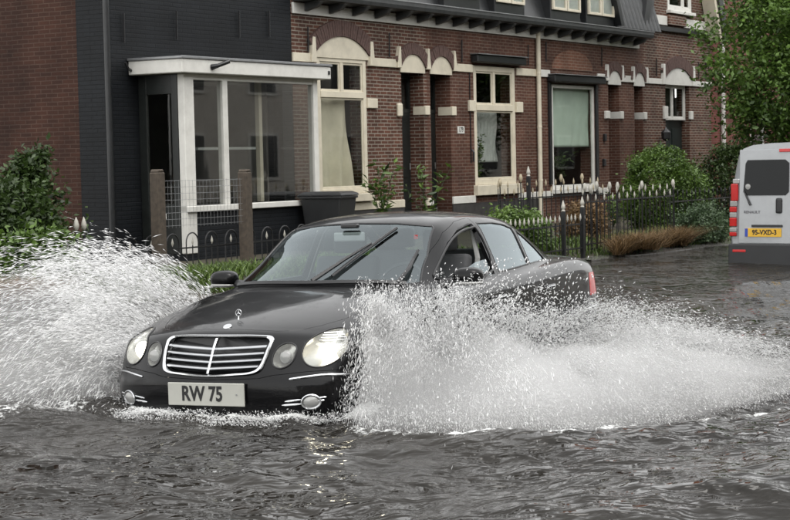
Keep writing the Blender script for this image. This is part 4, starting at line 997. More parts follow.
# bumper trim strips, fog lamps with their twin bars
for sg in (1, -1):
    pts = [(.51, .499), (.60, .503), (.70, .512), (.78, .520), (.845, .528), (.868, .533)]
    mb = MB()
    fp = [on_car(.08 + .55 * max(0, y - .45), y * sg, z, .004) for y, z in _cr(np.array(pts), 5, closed=False)]
    mb.tube(fp, [.001] + [.0075] * (len(fp) - 2) + [.002], 6); mb.build('bumper_strip', MATS['chrome'], cr_, smooth=True)
    fl = [(.648 + .060 * math.cos(a), .374 + .040 * math.sin(a)) for a in np.linspace(0, 2 * math.pi, 26, endpoint=False)]
    cen = on_car(.12, .648 * sg, .374, .0)
    fr = empty('fog_lamp', parent=cr_)
    q = [on_car(.12, y * sg, z, .006) for y, z in fl]
    MB().tube(q, .007, 6, closed=True).build('lamp_rim', MATS['satin_chrome'], fr, smooth=True)
    ln = MB(); ln.v = [on_car(.12, .648 * sg, .374, .018)] + [on_car(.12, (.648 + (y - .648) * .6) * sg, .374 + (z - .374) * .6, .014) for y, z in fl] + [on_car(.12, (.648 + (y - .648) * .95) * sg, .374 + (z - .374) * .95, .003) for y, z in fl]
    k = 26; ln.f = [(0, 1 + i, 1 + (i + 1) % k) for i in range(k)] + [(1 + i, 1 + k + i, 1 + k + (i + 1) % k, 1 + (i + 1) % k) for i in range(k)]; ln.build('lens', MATS['clear_lamp'], fr, smooth=True)
    for (y0, z0, y1, z1) in ((.468, .362, .590, .362), (.488, .382, .590, .388), (.705, .396, .765, .402), (.70, .375, .748, .381)):
        pts = [on_car(.1, (y0 + (y1 - y0) * i / 5) * sg, z0 + (z1 - z0) * i / 5, .004) for i in range(6)]
        MB().tube(pts, [.002, .006, .006, .006, .006, .002], 6).build('trim_bar', MATS['chrome'], fr, smooth=True)
    # rear bumper strip
    pts = [on_car(4.25 + .09 * i, .9 * sg, .60 + .004 * i, .004) for i in range(6)]; MB().tube(pts, .008, 6).build('bumper_strip', MATS['chrome'], cr_, smooth=True)
    # door mirrors
    def sup(c, s_, e=2.6, n=20, m=12):
        mb = MB()
        for i in range(m + 1):
            a = -math.pi / 2 + math.pi * i / m
            for j in range(n):
                t_ = 2 * math.pi * j / n; f = lambda w_: math.copysign(abs(w_) ** (2 / e), w_)
                mb.v.append((c[0] + s_[0] * f(math.cos(a)) * f(math.cos(t_)), c[1] + s_[1] * f(math.cos(a)) * f(math.sin(t_)), c[2] + s_[2] * f(math.sin(a))))
        for i in range(m): mb.f += [(i * n + j, i * n + (j + 1) % n, (i + 1) * n + (j + 1) % n, (i + 1) * n + j) for j in range(n)]
        return mb
    mr = empty('door_mirror', parent=cr_)
    h_ = sup((-1.80, .955 * sg, 1.015), (.08, .106, .062)); h_.v = [(x + (.03 if x > -1.80 else 0) * 0 - .03 * abs(y * sg - .83), y, z) for x, y, z in h_.v]
    h_.build('housing', PAINT, mr, smooth=True)
    s2 = sup((-1.797, .960 * sg, .972), (.078, .098, .017)); s2.v = [(x - .03 * abs(y * sg - .83), y, z) for x, y, z in s2.v]; s2.build('indicator_strip', MATS['clear_lamp'], mr, smooth=True)
    MB().tube([(-1.80, .70 * sg, .965), (-1.80, .79 * sg, .970), (-1.805, .88 * sg, .985)], [.04, .032, .028], 8).build('mirror_arm', TB, mr, smooth=True)
    MB().lathe([(.0, .0), (.055, .001), (.056, .004), (.0, .005)], (-1.893, .965 * sg, 1.015), 18, 0).build('mirror_glass', MATS['chrome'], mr, smooth=True)
# wipers
def on_ws(y, z, off): return on_car(1.3 + 1.7 * (z - .98) + .2 * abs(y), y, z, off)
for base, mid, tip, cut_ in (((.02, 1.00), (.16, 1.12), (.345, 1.345), 1), ((.60, .995), (.615, 1.09), (.585, 1.22), 0)):
    wp = empty('wiper', parent=cr_)
    b_ = on_ws(*base, .02); m_ = on_ws(*mid, .035); t_ = on_ws(*tip, .014)
    MB().tube([b_, m_, [(m_[i] + t_[i]) / 2 for i in range(3)]], [.016, .012, .007], 6).build('wiper_arm', TB, wp, smooth=True)
    y0 = (base[0] * .55 + mid[0] * .45 + .05 * cut_, base[1] * .75 + mid[1] * .25)
    pts = [on_ws(y0[0] + (tip[0] - y0[0]) * i / 8, y0[1] + (tip[1] - y0[1]) * i / 8, .013) for i in range(9)]
    MB().tube(pts, .011, 6).build('wiper_blade', TB, wp, smooth=True)
# cowl louvre below the screen
mb = MB(); pts = [on_car(1.335 + .16 * (y / .66) ** 2, y, .985, .006) for y in np.linspace(-.64, .64, 17)]; mb.tube(pts, .022, 6).build('cowl', TB, cr_, smooth=True)
# wheels
for xw in (.865, 3.72):
    for sg in (1, -1):
        wh = empty('wheel', (-xw, .79 * sg, .315), parent=cr_)
        MB().lathe([(.21, -.11), (.27, -.118), (.305, -.105), (.315, -.07), (.315, .07), (.305, .105), (.27, .118), (.21, .11)], (0, 0, 0), 40, 1).build('tyre', MATS['rubber'], wh, smooth=True)
        rim = MB().lathe([(.212, -.10), (.205, -.06), (.195, .06), (.212, .10), (.17, .085), (.16, .05), (.05, .045), (.0, .05)], (0, 0, 0), 40, 1)
        for a in range(10):
            c, s = math.cos(a * math.pi / 5), math.sin(a * math.pi / 5); rim.tube([(.05 * c, .065 * sg, .05 * s), (.195 * c, .092 * sg, .195 * s)], [.02, .014], 6)
        rim.build('rim', MATS['satin_chrome'], wh, smooth=True)
# cabin
IN = MATS['interior']
MB().box(-3.9, -1.35, -.74, .74, .28, .33).build('floor_pan', IN, cr_)
ds = MB().prism([(-1.42, .62), (-1.38, .90), (-1.55, .965), (-1.85, .945), (-1.95, .86), (-1.95, .62)], -.68, .68, 1).build('dashboard', IN, cr_, bevel=.02, seg=2)
def seat(x, y, wd, nm='seat'):
    s_ = empty(nm, parent=cr_)
    MB().box(-x - .25, -x + .27, y - wd, y + wd, .38, .58).build('seat_cushion', IN, s_, bevel=.05, seg=3, smooth=True)
    MB().prism([(-x - .20, .52), (-x - .38, 1.14), (-x - .48, 1.12), (-x - .34, .50)], y - wd, y + wd, 1).build('backrest', IN, s_, bevel=.035, seg=3, smooth=True)
    for hy in ((y,) if wd < .4 else (y - .42, y + .42)):
        MB().box(-x - .50, -x - .41, hy - .13, hy + .13, 1.15, 1.31).build('headrest', IN, s_, bevel=.04, seg=3, smooth=True)
seat(2.2, .37, .25); seat(2.2, -.37, .25); seat(3.15, 0, .66)
sw = empty('steering_wheel', (-1.98, .37, .93), parent=cr_); sw.rotation_euler = (0, R(-25), 0)
wr_ = MB(); wr_.tube([(0, .18 * math.cos(a), .18 * math.sin(a)) for a in np.linspace(0, 2 * math.pi, 32, endpoint=False)], .014, 8, closed=True)
wr_.build('wheel_rim', TB, sw, smooth=True)
MB().box(-.01, .03, -.17, .17, -.035, .03).build('spokes', TB, sw, bevel=.01)
MB().box(-1.945, -1.925, -.12, .12, 1.262, 1.325).build('rear_view_mirror', MATS['interior_light'], cr_, bevel=.012, seg=2)
MB().box(-1.97, -1.93, -.07, .07, 1.352, 1.385).build('sensor_housing', TB, cr_, bevel=.01)
MB().box(-4.1, -3.55, -.58, .58, .98, 1.0).build('parcel_shelf', IN, cr_)
MB().prism([(-2.25, 1.365), (-3.4, 1.355), (-3.4, 1.375), (-2.9, 1.40), (-2.25, 1.385)], -.40, .40, 1).build('headlining', MATS['interior_light'], cr_)
MB().tube([(-2.72, .60, 1.30), (-2.66, .66, 1.1), (-2.60, .64, .75)], .02, 6).build('seat_belt', MATS['interior_light'], cr_)
sq = on_ws(.50, 1.315, -.012); MB().box(sq[0] - .004, sq[0], sq[1] - .014, sq[1] + .014, sq[2] - .014, sq[2] + .014).build('sticker', MATS['red_lamp'], cr_)
# ------------------------------------------------------------------ foliage tools
def leaf_mesh(name, C, size, up=.4, asp=.5, tint=None, dirs=None, fold=.25, seed=0):
    "one folded leaf (two triangles a side) per centre"
    r = np.random.default_rng(seed); n = len(C); C = np.asarray(C, float)
    if dirs is None:
        d = r.normal(size=(n, 3)); d[:, 2] = d[:, 2] * .7 - .1
    else: d = np.asarray(dirs, float) + r.normal(size=(n, 3)) * .15
    d /= np.linalg.norm(d, axis=1, keepdims=True)
    nn = r.normal(size=(n, 3)); nn[:, 2] += up * 2; s = np.cross(d, nn); s /= np.linalg.norm(s, axis=1, keepdims=True) + 1e-9; q = np.cross(s, d)
    sz = (size * r.uniform(.6, 1.3, n))[:, None] if np.isscalar(size) else np.asarray(size)[:, None]
    V = np.stack([C, C + d * sz * .45 + s * sz * asp * .5 + q * sz * fold * .3, C + d * sz, C + d * sz * .45 - s * sz * asp * .5 + q * sz * fold * .3], 1).reshape(-1, 3)
    b = np.arange(n)[:, None] * 4; F = np.concatenate([b + np.array([[0, 1, 2]]), b + np.array([[0, 2, 3]])], 0)
    me = np_mesh(name, V, F, False)
    if tint is None: tint = r.random(n)
    a = me.attributes.new('tint', 'FLOAT', 'POINT'); a.data.foreach_set('value', np.repeat(np.clip(tint, 0, 1), 4).astype(np.float32))
    return me
def clumps(n_cl, per, c, rad, cl_r, seed, hollow=.55, zmin=None, noise=.25):
    "leaf centres gathered in clumps through an uneven ellipsoid"
    r = np.random.default_rng(seed); d = r.normal(size=(n_cl, 3)); d /= np.linalg.norm(d, axis=1, keepdims=True)
    rr = hollow + (1 - hollow) * r.random(n_cl) ** .6; rr *= 1 + noise * (r.random(n_cl) - .6)
    K = np.array(c) + d * rr[:, None] * np.array(rad)
    P = (K[:, None] + r.normal(size=(n_cl, per, 3)) * cl_r * r.uniform(.5, 1.2, (n_cl, 1, 1))).reshape(-1, 3)
    tint = np.repeat(r.random(n_cl) * .55, per) + r.random(n_cl * per) * .45
    if zmin is not None: k = P[:, 2] > zmin; P, tint = P[k], tint[k]
    return P, tint, K
def w3(P):  # terrace coordinates to world
    P = np.asarray(P, float); return HP + P[:, :1] * HD + P[:, 1:2] * HN + P[:, 2:] * np.array([0, 0, 1.])
def shrub(name, label, uvz, rad, mat, n_cl, per, size, seed, cl_r=.12, hollow=.6, cat='shrub', group=None, up=.5, parts='foliage', noise=.25, extra=None):
    o = empty(name, UVZ(uvz[0], uvz[1], .1)); tag(o, label, cat, group); base = np.array(o.location)
    P, t_, K = clumps(n_cl, per, (uvz[0], uvz[1], uvz[2]), rad, cl_r, seed, hollow, .08, noise)
    if extra is not None:
        for e in extra:
            P2, t2, K2 = clumps(*e); P = np.concatenate([P, P2]); t_ = np.concatenate([t_, t2]); K = np.concatenate([K, K2])
    link(parts, leaf_mesh(parts, w3(P) - base, size, up, .55, t_, seed=seed), MATS[mat], o)
    st = MB(); KW = w3(K) - base; r = random.Random(seed)
    for i in r.sample(range(len(KW)), min(16, len(KW))):
        q = KW[i]; st.tube([(q[0] * .1, q[1] * .1, -.05), (q[0] * .45, q[1] * .45, q[2] * .5), tuple(q)], [.022, .014, .005], 5)
    st.build('stems', MATS['bark'], o); return o
# ------------------------------------------------------------------ street tree at the right
tr = empty('tree', UVZ(11.4, 4.7, .05)); tag(tr, 'leafy green street tree standing behind the silver van', 'tree'); tb = np.array(tr.location)
P, t_, K = clumps(190, 170, (11.0, 4.5, 4.25), (3.0, 2.35, 2.55), .26, 21, .45, 1.65, .45)
P2, t2, K2 = clumps(60, 150, (9.5, 4.1, 2.9), (1.5, 1.2, 1.25), .24, 22, .4, 1.5, .4)
P3, t3, K3 = clumps(40, 150, (9.9, 4.3, 5.5), (1.4, 1.3, 1.3), .24, 23, .4, 1.5, .4)
P = np.concatenate([P, P2, P3]); t_ = np.concatenate([t_, t2, t3]); K = np.concatenate([K, K2, K3])
link('crown', leaf_mesh('crown', w3(P) - tb, .115, .5, .55, t_, seed=5), MATS['leaf_tree'], tr)
tk = MB(); tk.tube([(0, 0, -.2), (.05, .02, 1.2), (0, .08, 2.4), (.1, 0, 3.8), (.05, .05, 5.4)], [.20, .16, .13, .09, .04], 10); KW = w3(K) - tb
for i in random.sample(range(len(KW)), 70):
    q = KW[i]; z0 = min(max(1.6, q[2] * .6), 4.2); tk.tube([(0.03, .03, z0), (q[0] * .5, q[1] * .5, z0 + (q[2] - z0) * .6), tuple(q)], [.05, .028, .008], 5)
tk.build('trunk', MATS['bark'], tr, smooth=True)
t2_ = empty('tree', UVZ(24, 4.6, .05)); tag(t2_, 'darker tree farther down the street behind the leafy one', 'tree'); tb = np.array(t2_.location)
P, t_, K = clumps(150, 110, (24, 4.8, 4.2), (4.2, 2.6, 3.2), .42, 31, .4, 1.0, .45); link('crown', leaf_mesh('crown', w3(P) - tb, .2, .5, .6, t_, seed=6), MATS['leaf_dark'], t2_)
tk = MB().tube([(0, 0, -.2), (0, .1, 2), (.1, 0, 5.5)], [.22, .16, .05], 8)
for i in random.sample(range(150), 30): q = w3(K)[i] - tb; tk.tube([(0, 0, min(3.5, q[2] * .6)), tuple(q)], [.05, .01], 5)
tk.build('trunk', MATS['bark'], t2_)
# ------------------------------------------------------------------ shrubs and garden plants
shrub('clipped_bush', 'big rounded clipped green bush behind the white-tipped railing', (3.9, 3.7, .88), (.92, .66, .82), 'leaf_bush', 330, 75, .055, 41, .07, .80, 'bush', noise=.10, extra=[(120, 75, (4.85, 3.75, .72), (.45, .5, .68), .07, 42, .75, .08, .15)])
shrub('dark_bush', 'dark bush half hidden between the clipped bush and the van', (8.6, 3.4, .85), (.95, .8, .95), 'leaf_dark', 150, 90, .07, 43, .11, .6, 'bush')
shrub('low_shrub', 'low grey-green shrub at the kerb beside the silver van', (2.55, 5.05, .28), (.70, .42, .42), 'leaf_grey', 120, 70, .055, 44, .08, .5)
shrub('hedge', 'small green hedge behind the low black railing', (-3.05, 4.35, .40), (1.05, .32, .36), 'leaf_bright', 150, 80, .06, 45, .07, .55, 'hedge')
shrub('ivy_bush', 'dark leafy bush growing up the red brick flank wall at the left', (-10.6, 1.0, .70), (1.45, .75, .78), 'leaf_dark', 260, 95, .085, 46, .12, .5, 'bush', extra=[(26, 70, (-9.62, .9, 1.52), (.26, .2, .30), .07, 47, .3, .08, .3)])
shrub('small_bush', 'smaller green bush at the left edge right behind the spray', (-11.75, 2.9, .45), (.50, .4, .40), 'leaf_bush', 70, 80, .08, 48, .10, .5, 'bush')
shrub('red_shrub', 'reddish low shrub between the two black railings', (.10, 4.0, .42), (.55, .35, .34), 'grass_brown', 70, 60, .06, 49, .08, .5)
# arching stems in front of the sheet-hung window and by the doors
def canes(name, label, u, v, n, h, spread, seed, mat='leaf_bright', leaf=.13):
    o = empty(name, UVZ(u, v, .15)); tag(o, label, 'plant'); r = random.Random(seed); st = MB(); C = []; D = []
    for i in range(n):
        du, dv = r.uniform(-1, 1) * spread, r.uniform(-.5, .5) * spread; hh = h * r.uniform(.6, 1.05)
        pts = [np.array([du * .25 * 0 + du * (t ** 1.7), dv * t ** 1.7, hh * t - .12 * abs(du) * t ** 3]) for t in np.linspace(0, 1, 8)]
        pw = [tuple(p[0] * HD + p[1] * HN + np.array([0, 0, p[2]])) for p in pts]; st.tube(pw, [.009 - .0009 * k for k in range(8)], 5)
        for k in range(2, 8):
            for q in range(4): C.append(np.array(pw[k]) + np.array([r.gauss(0, .03) for _ in range(3)])); D.append((r.gauss(0, 1), r.gauss(0, 1), r.uniform(-.4, .7)))
    st.build('stems', MATS['leaf_bush'], o); link('leaves', leaf_mesh('leaves', C, leaf, .4, .3, dirs=D, seed=seed), MATS[mat], o); return o
canes('tall_plant', 'tall leafy plant in front of the window hung with a sheet', -1.05, .75, 9, 1.45, .42, 3, 'leaf_bush', .17)
canes('tall_plant', 'thin arching plant before the brickwork left of the front doors', .15, .9, 5, 1.3, .6, 4, 'leaf_bush', .16)
canes('low_plant', 'young leafy plant at the foot of the cream framed window', 4.6, 2.4, 8, .7, .5, 6)
ph = canes('potted_plant', 'dark pot plant standing inside the window by the number plate', 4.15, -.32, 12, .95, .25, 8, 'leaf_bush', .10); ph.location = UVZ(4.15, -.32, 1.12)
canes('potted_plant', 'dark plants along the sill below the green blind', 7.6, -.34, 16, .8, .7, 9, 'leaf_dark', .14).location = UVZ(7.7, -.34, 1.0)
# ------------------------------------------------------------------ grass
def tuft_field(name, label, pts, h, mat, seed, lean=.5, per=1, w_=.012, cat='grass'):
    r = np.random.default_rng(seed); P = np.repeat(np.asarray(pts, float), per, 0); n = len(P)
    d = np.stack([r.normal(size=n) * lean, r.normal(size=n) * lean, np.ones(n)], 1); hh = h * r.uniform(.5, 1.25, n)
    s = np.stack([-d[:, 1] + r.normal(size=n) * .3, d[:, 0] + r.normal(size=n) * .3, np.zeros(n)], 1); s /= np.linalg.norm(s, axis=1, keepdims=True) + 1e-9; s *= w_
    mid = P + d * hh[:, None] * .6; tip = P + d * hh[:, None] * np.array([1.5, 1.5, 1.0])
    V = np.stack([P - s, P + s, mid + s * .7, mid - s * .7, tip], 1).reshape(-1, 3); b = np.arange(n)[:, None] * 5
    F = np.concatenate([b + np.array([[0, 1, 2]]), b + np.array([[0, 2, 3]]), b + np.array([[3, 2, 4]])], 0)
    me = np_mesh(name, V, F, False); a = me.attributes.new('tint', 'FLOAT', 'POINT'); a.data.foreach_set('value', np.repeat(r.random(n), 5).astype(np.float32))
    o = link(name, me, MATS[mat]); tag(o, label, cat, kind='stuff'); return o
def verge_pts(n, ua, ub, va, vb, seed, patch=.45):
    r = np.random.default_rng(seed); u = r.uniform(ua, ub, n); e = np.interp(u, eu, ev); v = e + r.uniform(va, vb, n)
    k = vnoise(u * 1.7 + 50, v * 1.7 + 50, seed) > patch * r.random(n) * 2; u, v, e = u[k], v[k], e[k]; z = .20 - .46 * np.clip((v - e + .55) / 1.3, 0, 1) ** 1.3 - .03
    return w3(np.stack([u, v, z], 1))
tuft_field('grass', 'green grass on the verge in front of the hoop railing', verge_pts(22000, -14, -4.5, -1.75, .05, 61, .4), .13, 'grass_green', 62, .45)
tuft_field('grass', 'green grass and weeds along the kerb by the black railings', verge_pts(16000, -4.5, 9, -1.0, .10, 63, .7), .14, 'grass_green', 64, .45)
def mound(name, label, u, v, ru, rv, h, n, seed):
    r = np.random.default_rng(seed); a = r.random(n) * 6.28; q = np.sqrt(r.random(n)); nc = n // 70; c_ = r.integers(0, nc, n); ca = r.random(nc) * 6.28; cq = np.sqrt(r.random(nc)); P = np.stack([u + ru * cq[c_] * np.cos(ca[c_]) + r.normal(size=n) * .035, v + rv * cq[c_] * np.sin(ca[c_]) + r.normal(size=n) * .035, np.full(n, .04) + .06 * r.random(nc)[c_]], 1)
    return tuft_field(name, label, w3(P), h, 'grass_brown', seed + 1, .85, 1, .006)
o = mound('dry_grass', 'long drooping clump of brown dry grass below the white-tipped railing', -.65, 5.12, .85, .24, .24, 2000, 71)
o = mound('dry_grass', 'smaller brown dry grass clump farther along the white-tipped railing', 1.0, 5.05, .75, .24, .27, 1500, 72)
o = mound('dry_grass', 'rusty brown grass on the bank seen through the left spray', -13.2, 3.5, 1.0, .40, .34, 5000, 73)
for o in list(COL.objects):
    if o.name.startswith('dry_grass'): del o['kind']; tag(o, None, 'grass', 'clumps of dry grass')
# ------------------------------------------------------------------ wooden posts with wire mesh
for i, (u, hgt, lb) in enumerate(((-8.36, 1.50, 'weathered square wooden post, the left of the two'), (-6.46, 1.47, 'weathered square wooden post in front of the bay window'))):
    p = empty('wooden_post', UVZ(u, 1.9, .05), HROT + R(4 * i)); tag(p, lb, 'post', 'wooden posts in front of the bay')
    MB().box(-.075, .075, -.075, .075, -.1, hgt - .06).build('shaft', MATS['wood_post'], p, bevel=.012)
    MB().prism([(-.07, hgt - .058), (.07, hgt - .058), (.045, hgt - .02), (-.045, hgt - .02)], -.07, .07, 1).build('post_cap', MATS['wood_post'], p, bevel=.01)
wm = MB()
for k in range(24):
    u = -8.25 + .075 * k; wm.tube([(u + 7.4, 0, .75), (u + 7.4, 0, 1.38)], .0022, 4)
for k in range(8): wm.tube([(-.87, 0, .78 + .085 * k), (.85, 0, .78 + .085 * k - .01)], .0022, 4)
o = wm.build('wire_mesh', MATS['zinc']); o.location = UVZ(-7.4, 1.92, 0); o.rotation_euler = (0, 0, HROT); tag(o, 'thin wire mesh stretched between the two wooden posts', 'wire mesh')
# ------------------------------------------------------------------ railings
def spear(h0, s=1.0): return [(.004, h0), (.008 * s, h0 + .012), (.019 * s, h0 + .040 * s), (.015 * s, h0 + .070 * s), (.002, h0 + .12 * s)]
hoop = MB(); hp = [(-.13, 0, 0)] + [(-.13, 0, .44)] + [(-.13 * math.cos(a), 0, .44 + .13 * math.sin(a)) for a in np.linspace(0, math.pi, 11)[1:-1]] + [(.13, 0, .44), (.13, 0, 0)]
hoop.tube(hp, .0095, 6); hoop_me = hoop.mesh('hoop', smooth=True); hoop_me.materials.append(MATS['iron'])
bar_me = MB().tube([(0, 0, 0), (0, 0, .40)], .008, 6).mesh('bar', smooth=True); bar_me.materials.append(MATS['iron'])
tip_me = MB().lathe(spear(.40, .9), n=8).mesh('finial', smooth=True); tip_me.materials.append(MATS['finial_white'])
fr = empty('hoop_railing', UVZ(-7.6, 1.75, .09), HROT); tag(fr, 'low black hoop-topped railing in front of the dark house', 'railing')
for k in range(17):
    x = -3.75 + .43 * k
    if abs(x + .76) < .12 : pass
    for nm, me in (('hoop', hoop_me), ('bar', bar_me), ('finial', tip_me)):
        o = link(nm, me, None, fr); o.location = (x, 0, 0); o.rotation_euler = (0, R(random.uniform(-1.5, 1.5)), 0)
for z in (.10, .36): MB().box(-3.95, 3.35, -.009, .009, z, z + .02).build('rail', MATS['iron'], fr)
for x in (-2.17, -2.03):
    p = MB().tube([(x, 0, -.05), (x, 0, .70)], .018, 8).build('gate_post', MATS['iron'], fr); MB().lathe([(.012, .70), (.032, .73), (.036, .77), (.024, .82), (.004, .87)], (x, 0, 0), 10).build('finial', MATS['finial_white'], p, smooth=True)
picket = {}
def pick_mesh(h, mat):
    k = (h, mat)
    if k not in picket:
        a = MB().tube([(0, 0, 0), (0, 0, h)], .0085, 6).mesh('picket', smooth=True); a.materials.append(MATS['iron']); b = MB().lathe(spear(h, .95), n=8).mesh('finial', smooth=True); b.materials.append(MATS[mat]); picket[k] = (a, b)
    return picket[k]
def railing(name, label, u0, u1, v, z0, h, step, mat, alt=0, rails=(.12, .75), v1=None, posts=(), ball=None):
    v1 = v if v1 is None else v1; a = np.array(UVZ(u0, v, z0)); b = np.array(UVZ(u1, v1, z0)); ln = np.linalg.norm(b - a); rz = math.atan2(b[1] - a[1], b[0] - a[0])
    f = empty(name, tuple(a), rz); tag(f, label, 'railing'); n = int(ln / step)
    for i in range(n + 1):
        hh = h - (alt if i % 2 else 0); me, tp = pick_mesh(round(hh, 3), mat); x = i * ln / n
        p = link('picket', me, None, f); p.location = (x, 0, 0); p.rotation_euler = (R(random.uniform(-.8, .8)), R(random.uniform(-1, 1)), 0); q = link('finial', tp, None, p)
    for z in rails: MB().box(-.02, ln + .02, -.008, .008, z * h, z * h + .022).build('rail', MATS['iron'], f)
    for x, ph_ in posts:
        p = MB().box(x - .03, x + .03, -.03, .03, -.15, ph_).build('railing_post', MATS['iron'], f, bevel=.006); MB().lathe([(.01, ph_), (.03, ph_ + .01), (.02, ph_ + .03), (.034, ph_ + .06), (.028, ph_ + .09), (.004, ph_ + .17)], (x, 0, 0), 12).build('finial', MATS['finial_white'], p, smooth=True)
    if ball:
        for x, z in ball: p = MB().tube([(x, 0, 0), (x, 0, z)], .011, 6).build('scroll_bar', MATS['iron'], f); MB().lathe([(.004, z - .06), (.02, z - .03), (.034, z + .015), (.026, z + .05), (.015, z + .085)], (x, 0, 0), 10).build('finial', MATS[mat], p, smooth=True)
    return f
railing('white_tipped_railing', 'tall black railing with white spear tips in front of the clipped bush', -1.75, 1.80, 4.85, .12, .86, .145, 'finial_white', .10, (.10, .86), ball=[(.05, .96), (.25, .93), (.48, .98), (.95, .96), (1.25, .95), (2.2, .95), (3.5, .95)])
railing('low_railing', 'low black railing with two capped posts in front of the small hedge', -4.60, -1.95, 4.95, .10, .50, .135, 'finial_white', 0, (.15, .88), posts=((1.95, .66), (2.60, .70)))
railing('gold_tipped_railing', 'black railing with pale gold spear tips below the cream framed window', -1.90, 1.9, 3.45, .15, .95, .16, 'finial_gold', .12, (.10, .80), ball=[(.05, 1.02), (.75, 1.08), (2.2, 1.05), (3.0, 1.05)], posts=((1.02, 1.12),))
railing('plain_railing', 'plain black railing between the clipped bush and the van', 2.4, 6.5, 4.5, .12, .72, .20, 'iron', 0, (.15, .85))
# ------------------------------------------------------------------ wheelie bin
bn = empty('wheelie_bin', UVZ(-3.42, 1.25, .12), HROT + R(8)); tag(bn, 'black plastic wheelie bin standing in front of the bay window', 'bin')
bb = MB(); lv = [(0.06, .24, .25), (.5, .27, .30), (.90, .295, .345)]
for z, a, b in lv: bb.v += [(-a, -b, z), (a, -b, z), (a, b, z), (-a, b, z)]
for i in range(2): bb.f += [(4 * i + k, 4 * i + (k + 1) % 4, 4 * i + 4 + (k + 1) % 4, 4 * i + 4 + k) for k in range(4)]
bb.f += [(0, 3, 2, 1), (8, 9, 10, 11)]; bb.build('bin_body', MATS['bin_plastic'], bn, bevel=.02, seg=2)
MB().box(-.315, .315, -.365, .365, .885, .925).build('bin_rim', MATS['bin_plastic'], bn, bevel=.012, seg=2)
ld = MB(); 
for z, a, b in ((.93, .32, .385), (.965, .31, .37), (.995, .25, .30)): ld.v += [(-a, -b, z), (a, -b, z), (a, b, z), (-a, b, z)]
for i in range(2): ld.f += [(4 * i + k, 4 * i + (k + 1) % 4, 4 * i + 4 + (k + 1) % 4, 4 * i + 4 + k) for k in range(4)]
ld.f += [(0, 3, 2, 1), (8, 9, 10, 11)]; ld.build('lid', MATS['bin_plastic'], bn, bevel=.015, seg=2)
MB().tube([(-.28, .40, .93), (.28, .40, .93)], .018, 8).build('handle', MATS['bin_plastic'], bn)
for s in (-1, 1): MB().lathe([(.02, -.03), (.10, -.03), (.10, .03), (.02, .03)], (.25 * s, .30, .10), 16, 0).build('wheel', MATS['rubber'], bn)
# ------------------------------------------------------------------ silver van
VA = R(36); van = empty('van', (5.52, 24.3, -.26), -VA); tag(van, 'silver delivery van with dark rear windows parked at the right edge', 'van')
half = [(.86, .30), (.935, .42), (.95, .75), (.95, 1.05), (.925, 1.30), (.875, 1.62), (.835, 1.80), (.77, 1.895), (.62, 1.945), (.35, 1.965), (0, 1.972)]
def vsec(y, zs=1.0, ws=1.0, top=None, lean=0):
    o = []
    for x, z in half:
        z2 = z if top is None else min(z, .30 + (z - .30) * (top - .30) / 1.672)
        o.append((x * ws, y + lean * (z - .3), z2))
    return [(-a, b, d) for a, b, d in o] + [(a, b, d) for a, b, d in o[::-1][1:]]
secs = [vsec(.0, lean=.055, ws=.955), vsec(.03, lean=.05, ws=.99), vsec(.10, lean=.03), vsec(1.2), vsec(2.4), vsec(3.0), vsec(3.35, top=1.95), vsec(3.75, top=1.72, ws=.99), vsec(4.15, top=1.28, ws=.975), vsec(4.5, top=1.10, ws=.94), vsec(4.72, top=.95, ws=.86), vsec(4.80, top=.80, ws=.76)]
vb = MB(); n = len(secs[0])
for s in secs: vb.v += s
for i in range(len(secs) - 1): vb.f += [(i * n + k, i * n + k + 1, (i + 1) * n + k + 1, (i + 1) * n + k) for k in range(n - 1)] + [(i * n + n - 1, i * n, (i + 1) * n, (i + 1) * n + n - 1)]
vb.f += [tuple(range(n)), tuple(range((len(secs) - 1) * n, len(secs) * n))[::-1]]
vbo = vb.build('body', MATS['van_silver'], van, smooth=True)
plain('van_glass', (.005, .006, .007), .05, var=.1, coat=.0, spec=.2); plain('van_plastic', (.016, .0165, .0175), .55, var=.15); plain('lettering_grey', (.10, .10, .11), .5)
yb = lambda z: .055 * (z - .3) - .004
def rp(name, mat, x0, x1, z0, z1, dep=.012, par=None, bevel=.006, back=.05):
    p = MB(); p.v = [(x, yb(z) - d, z) for d in (dep, -back) for x, z in ((x0, z0), (x1, z0), (x1, z1), (x0, z1))]; p.f = [(0, 1, 2, 3), (7, 6, 5, 4), (0, 4, 5, 1), (1, 5, 6, 2), (2, 6, 7, 3), (3, 7, 4, 0)]
    return p.build(name, MATS[mat], par or van, bevel=bevel, seg=2)
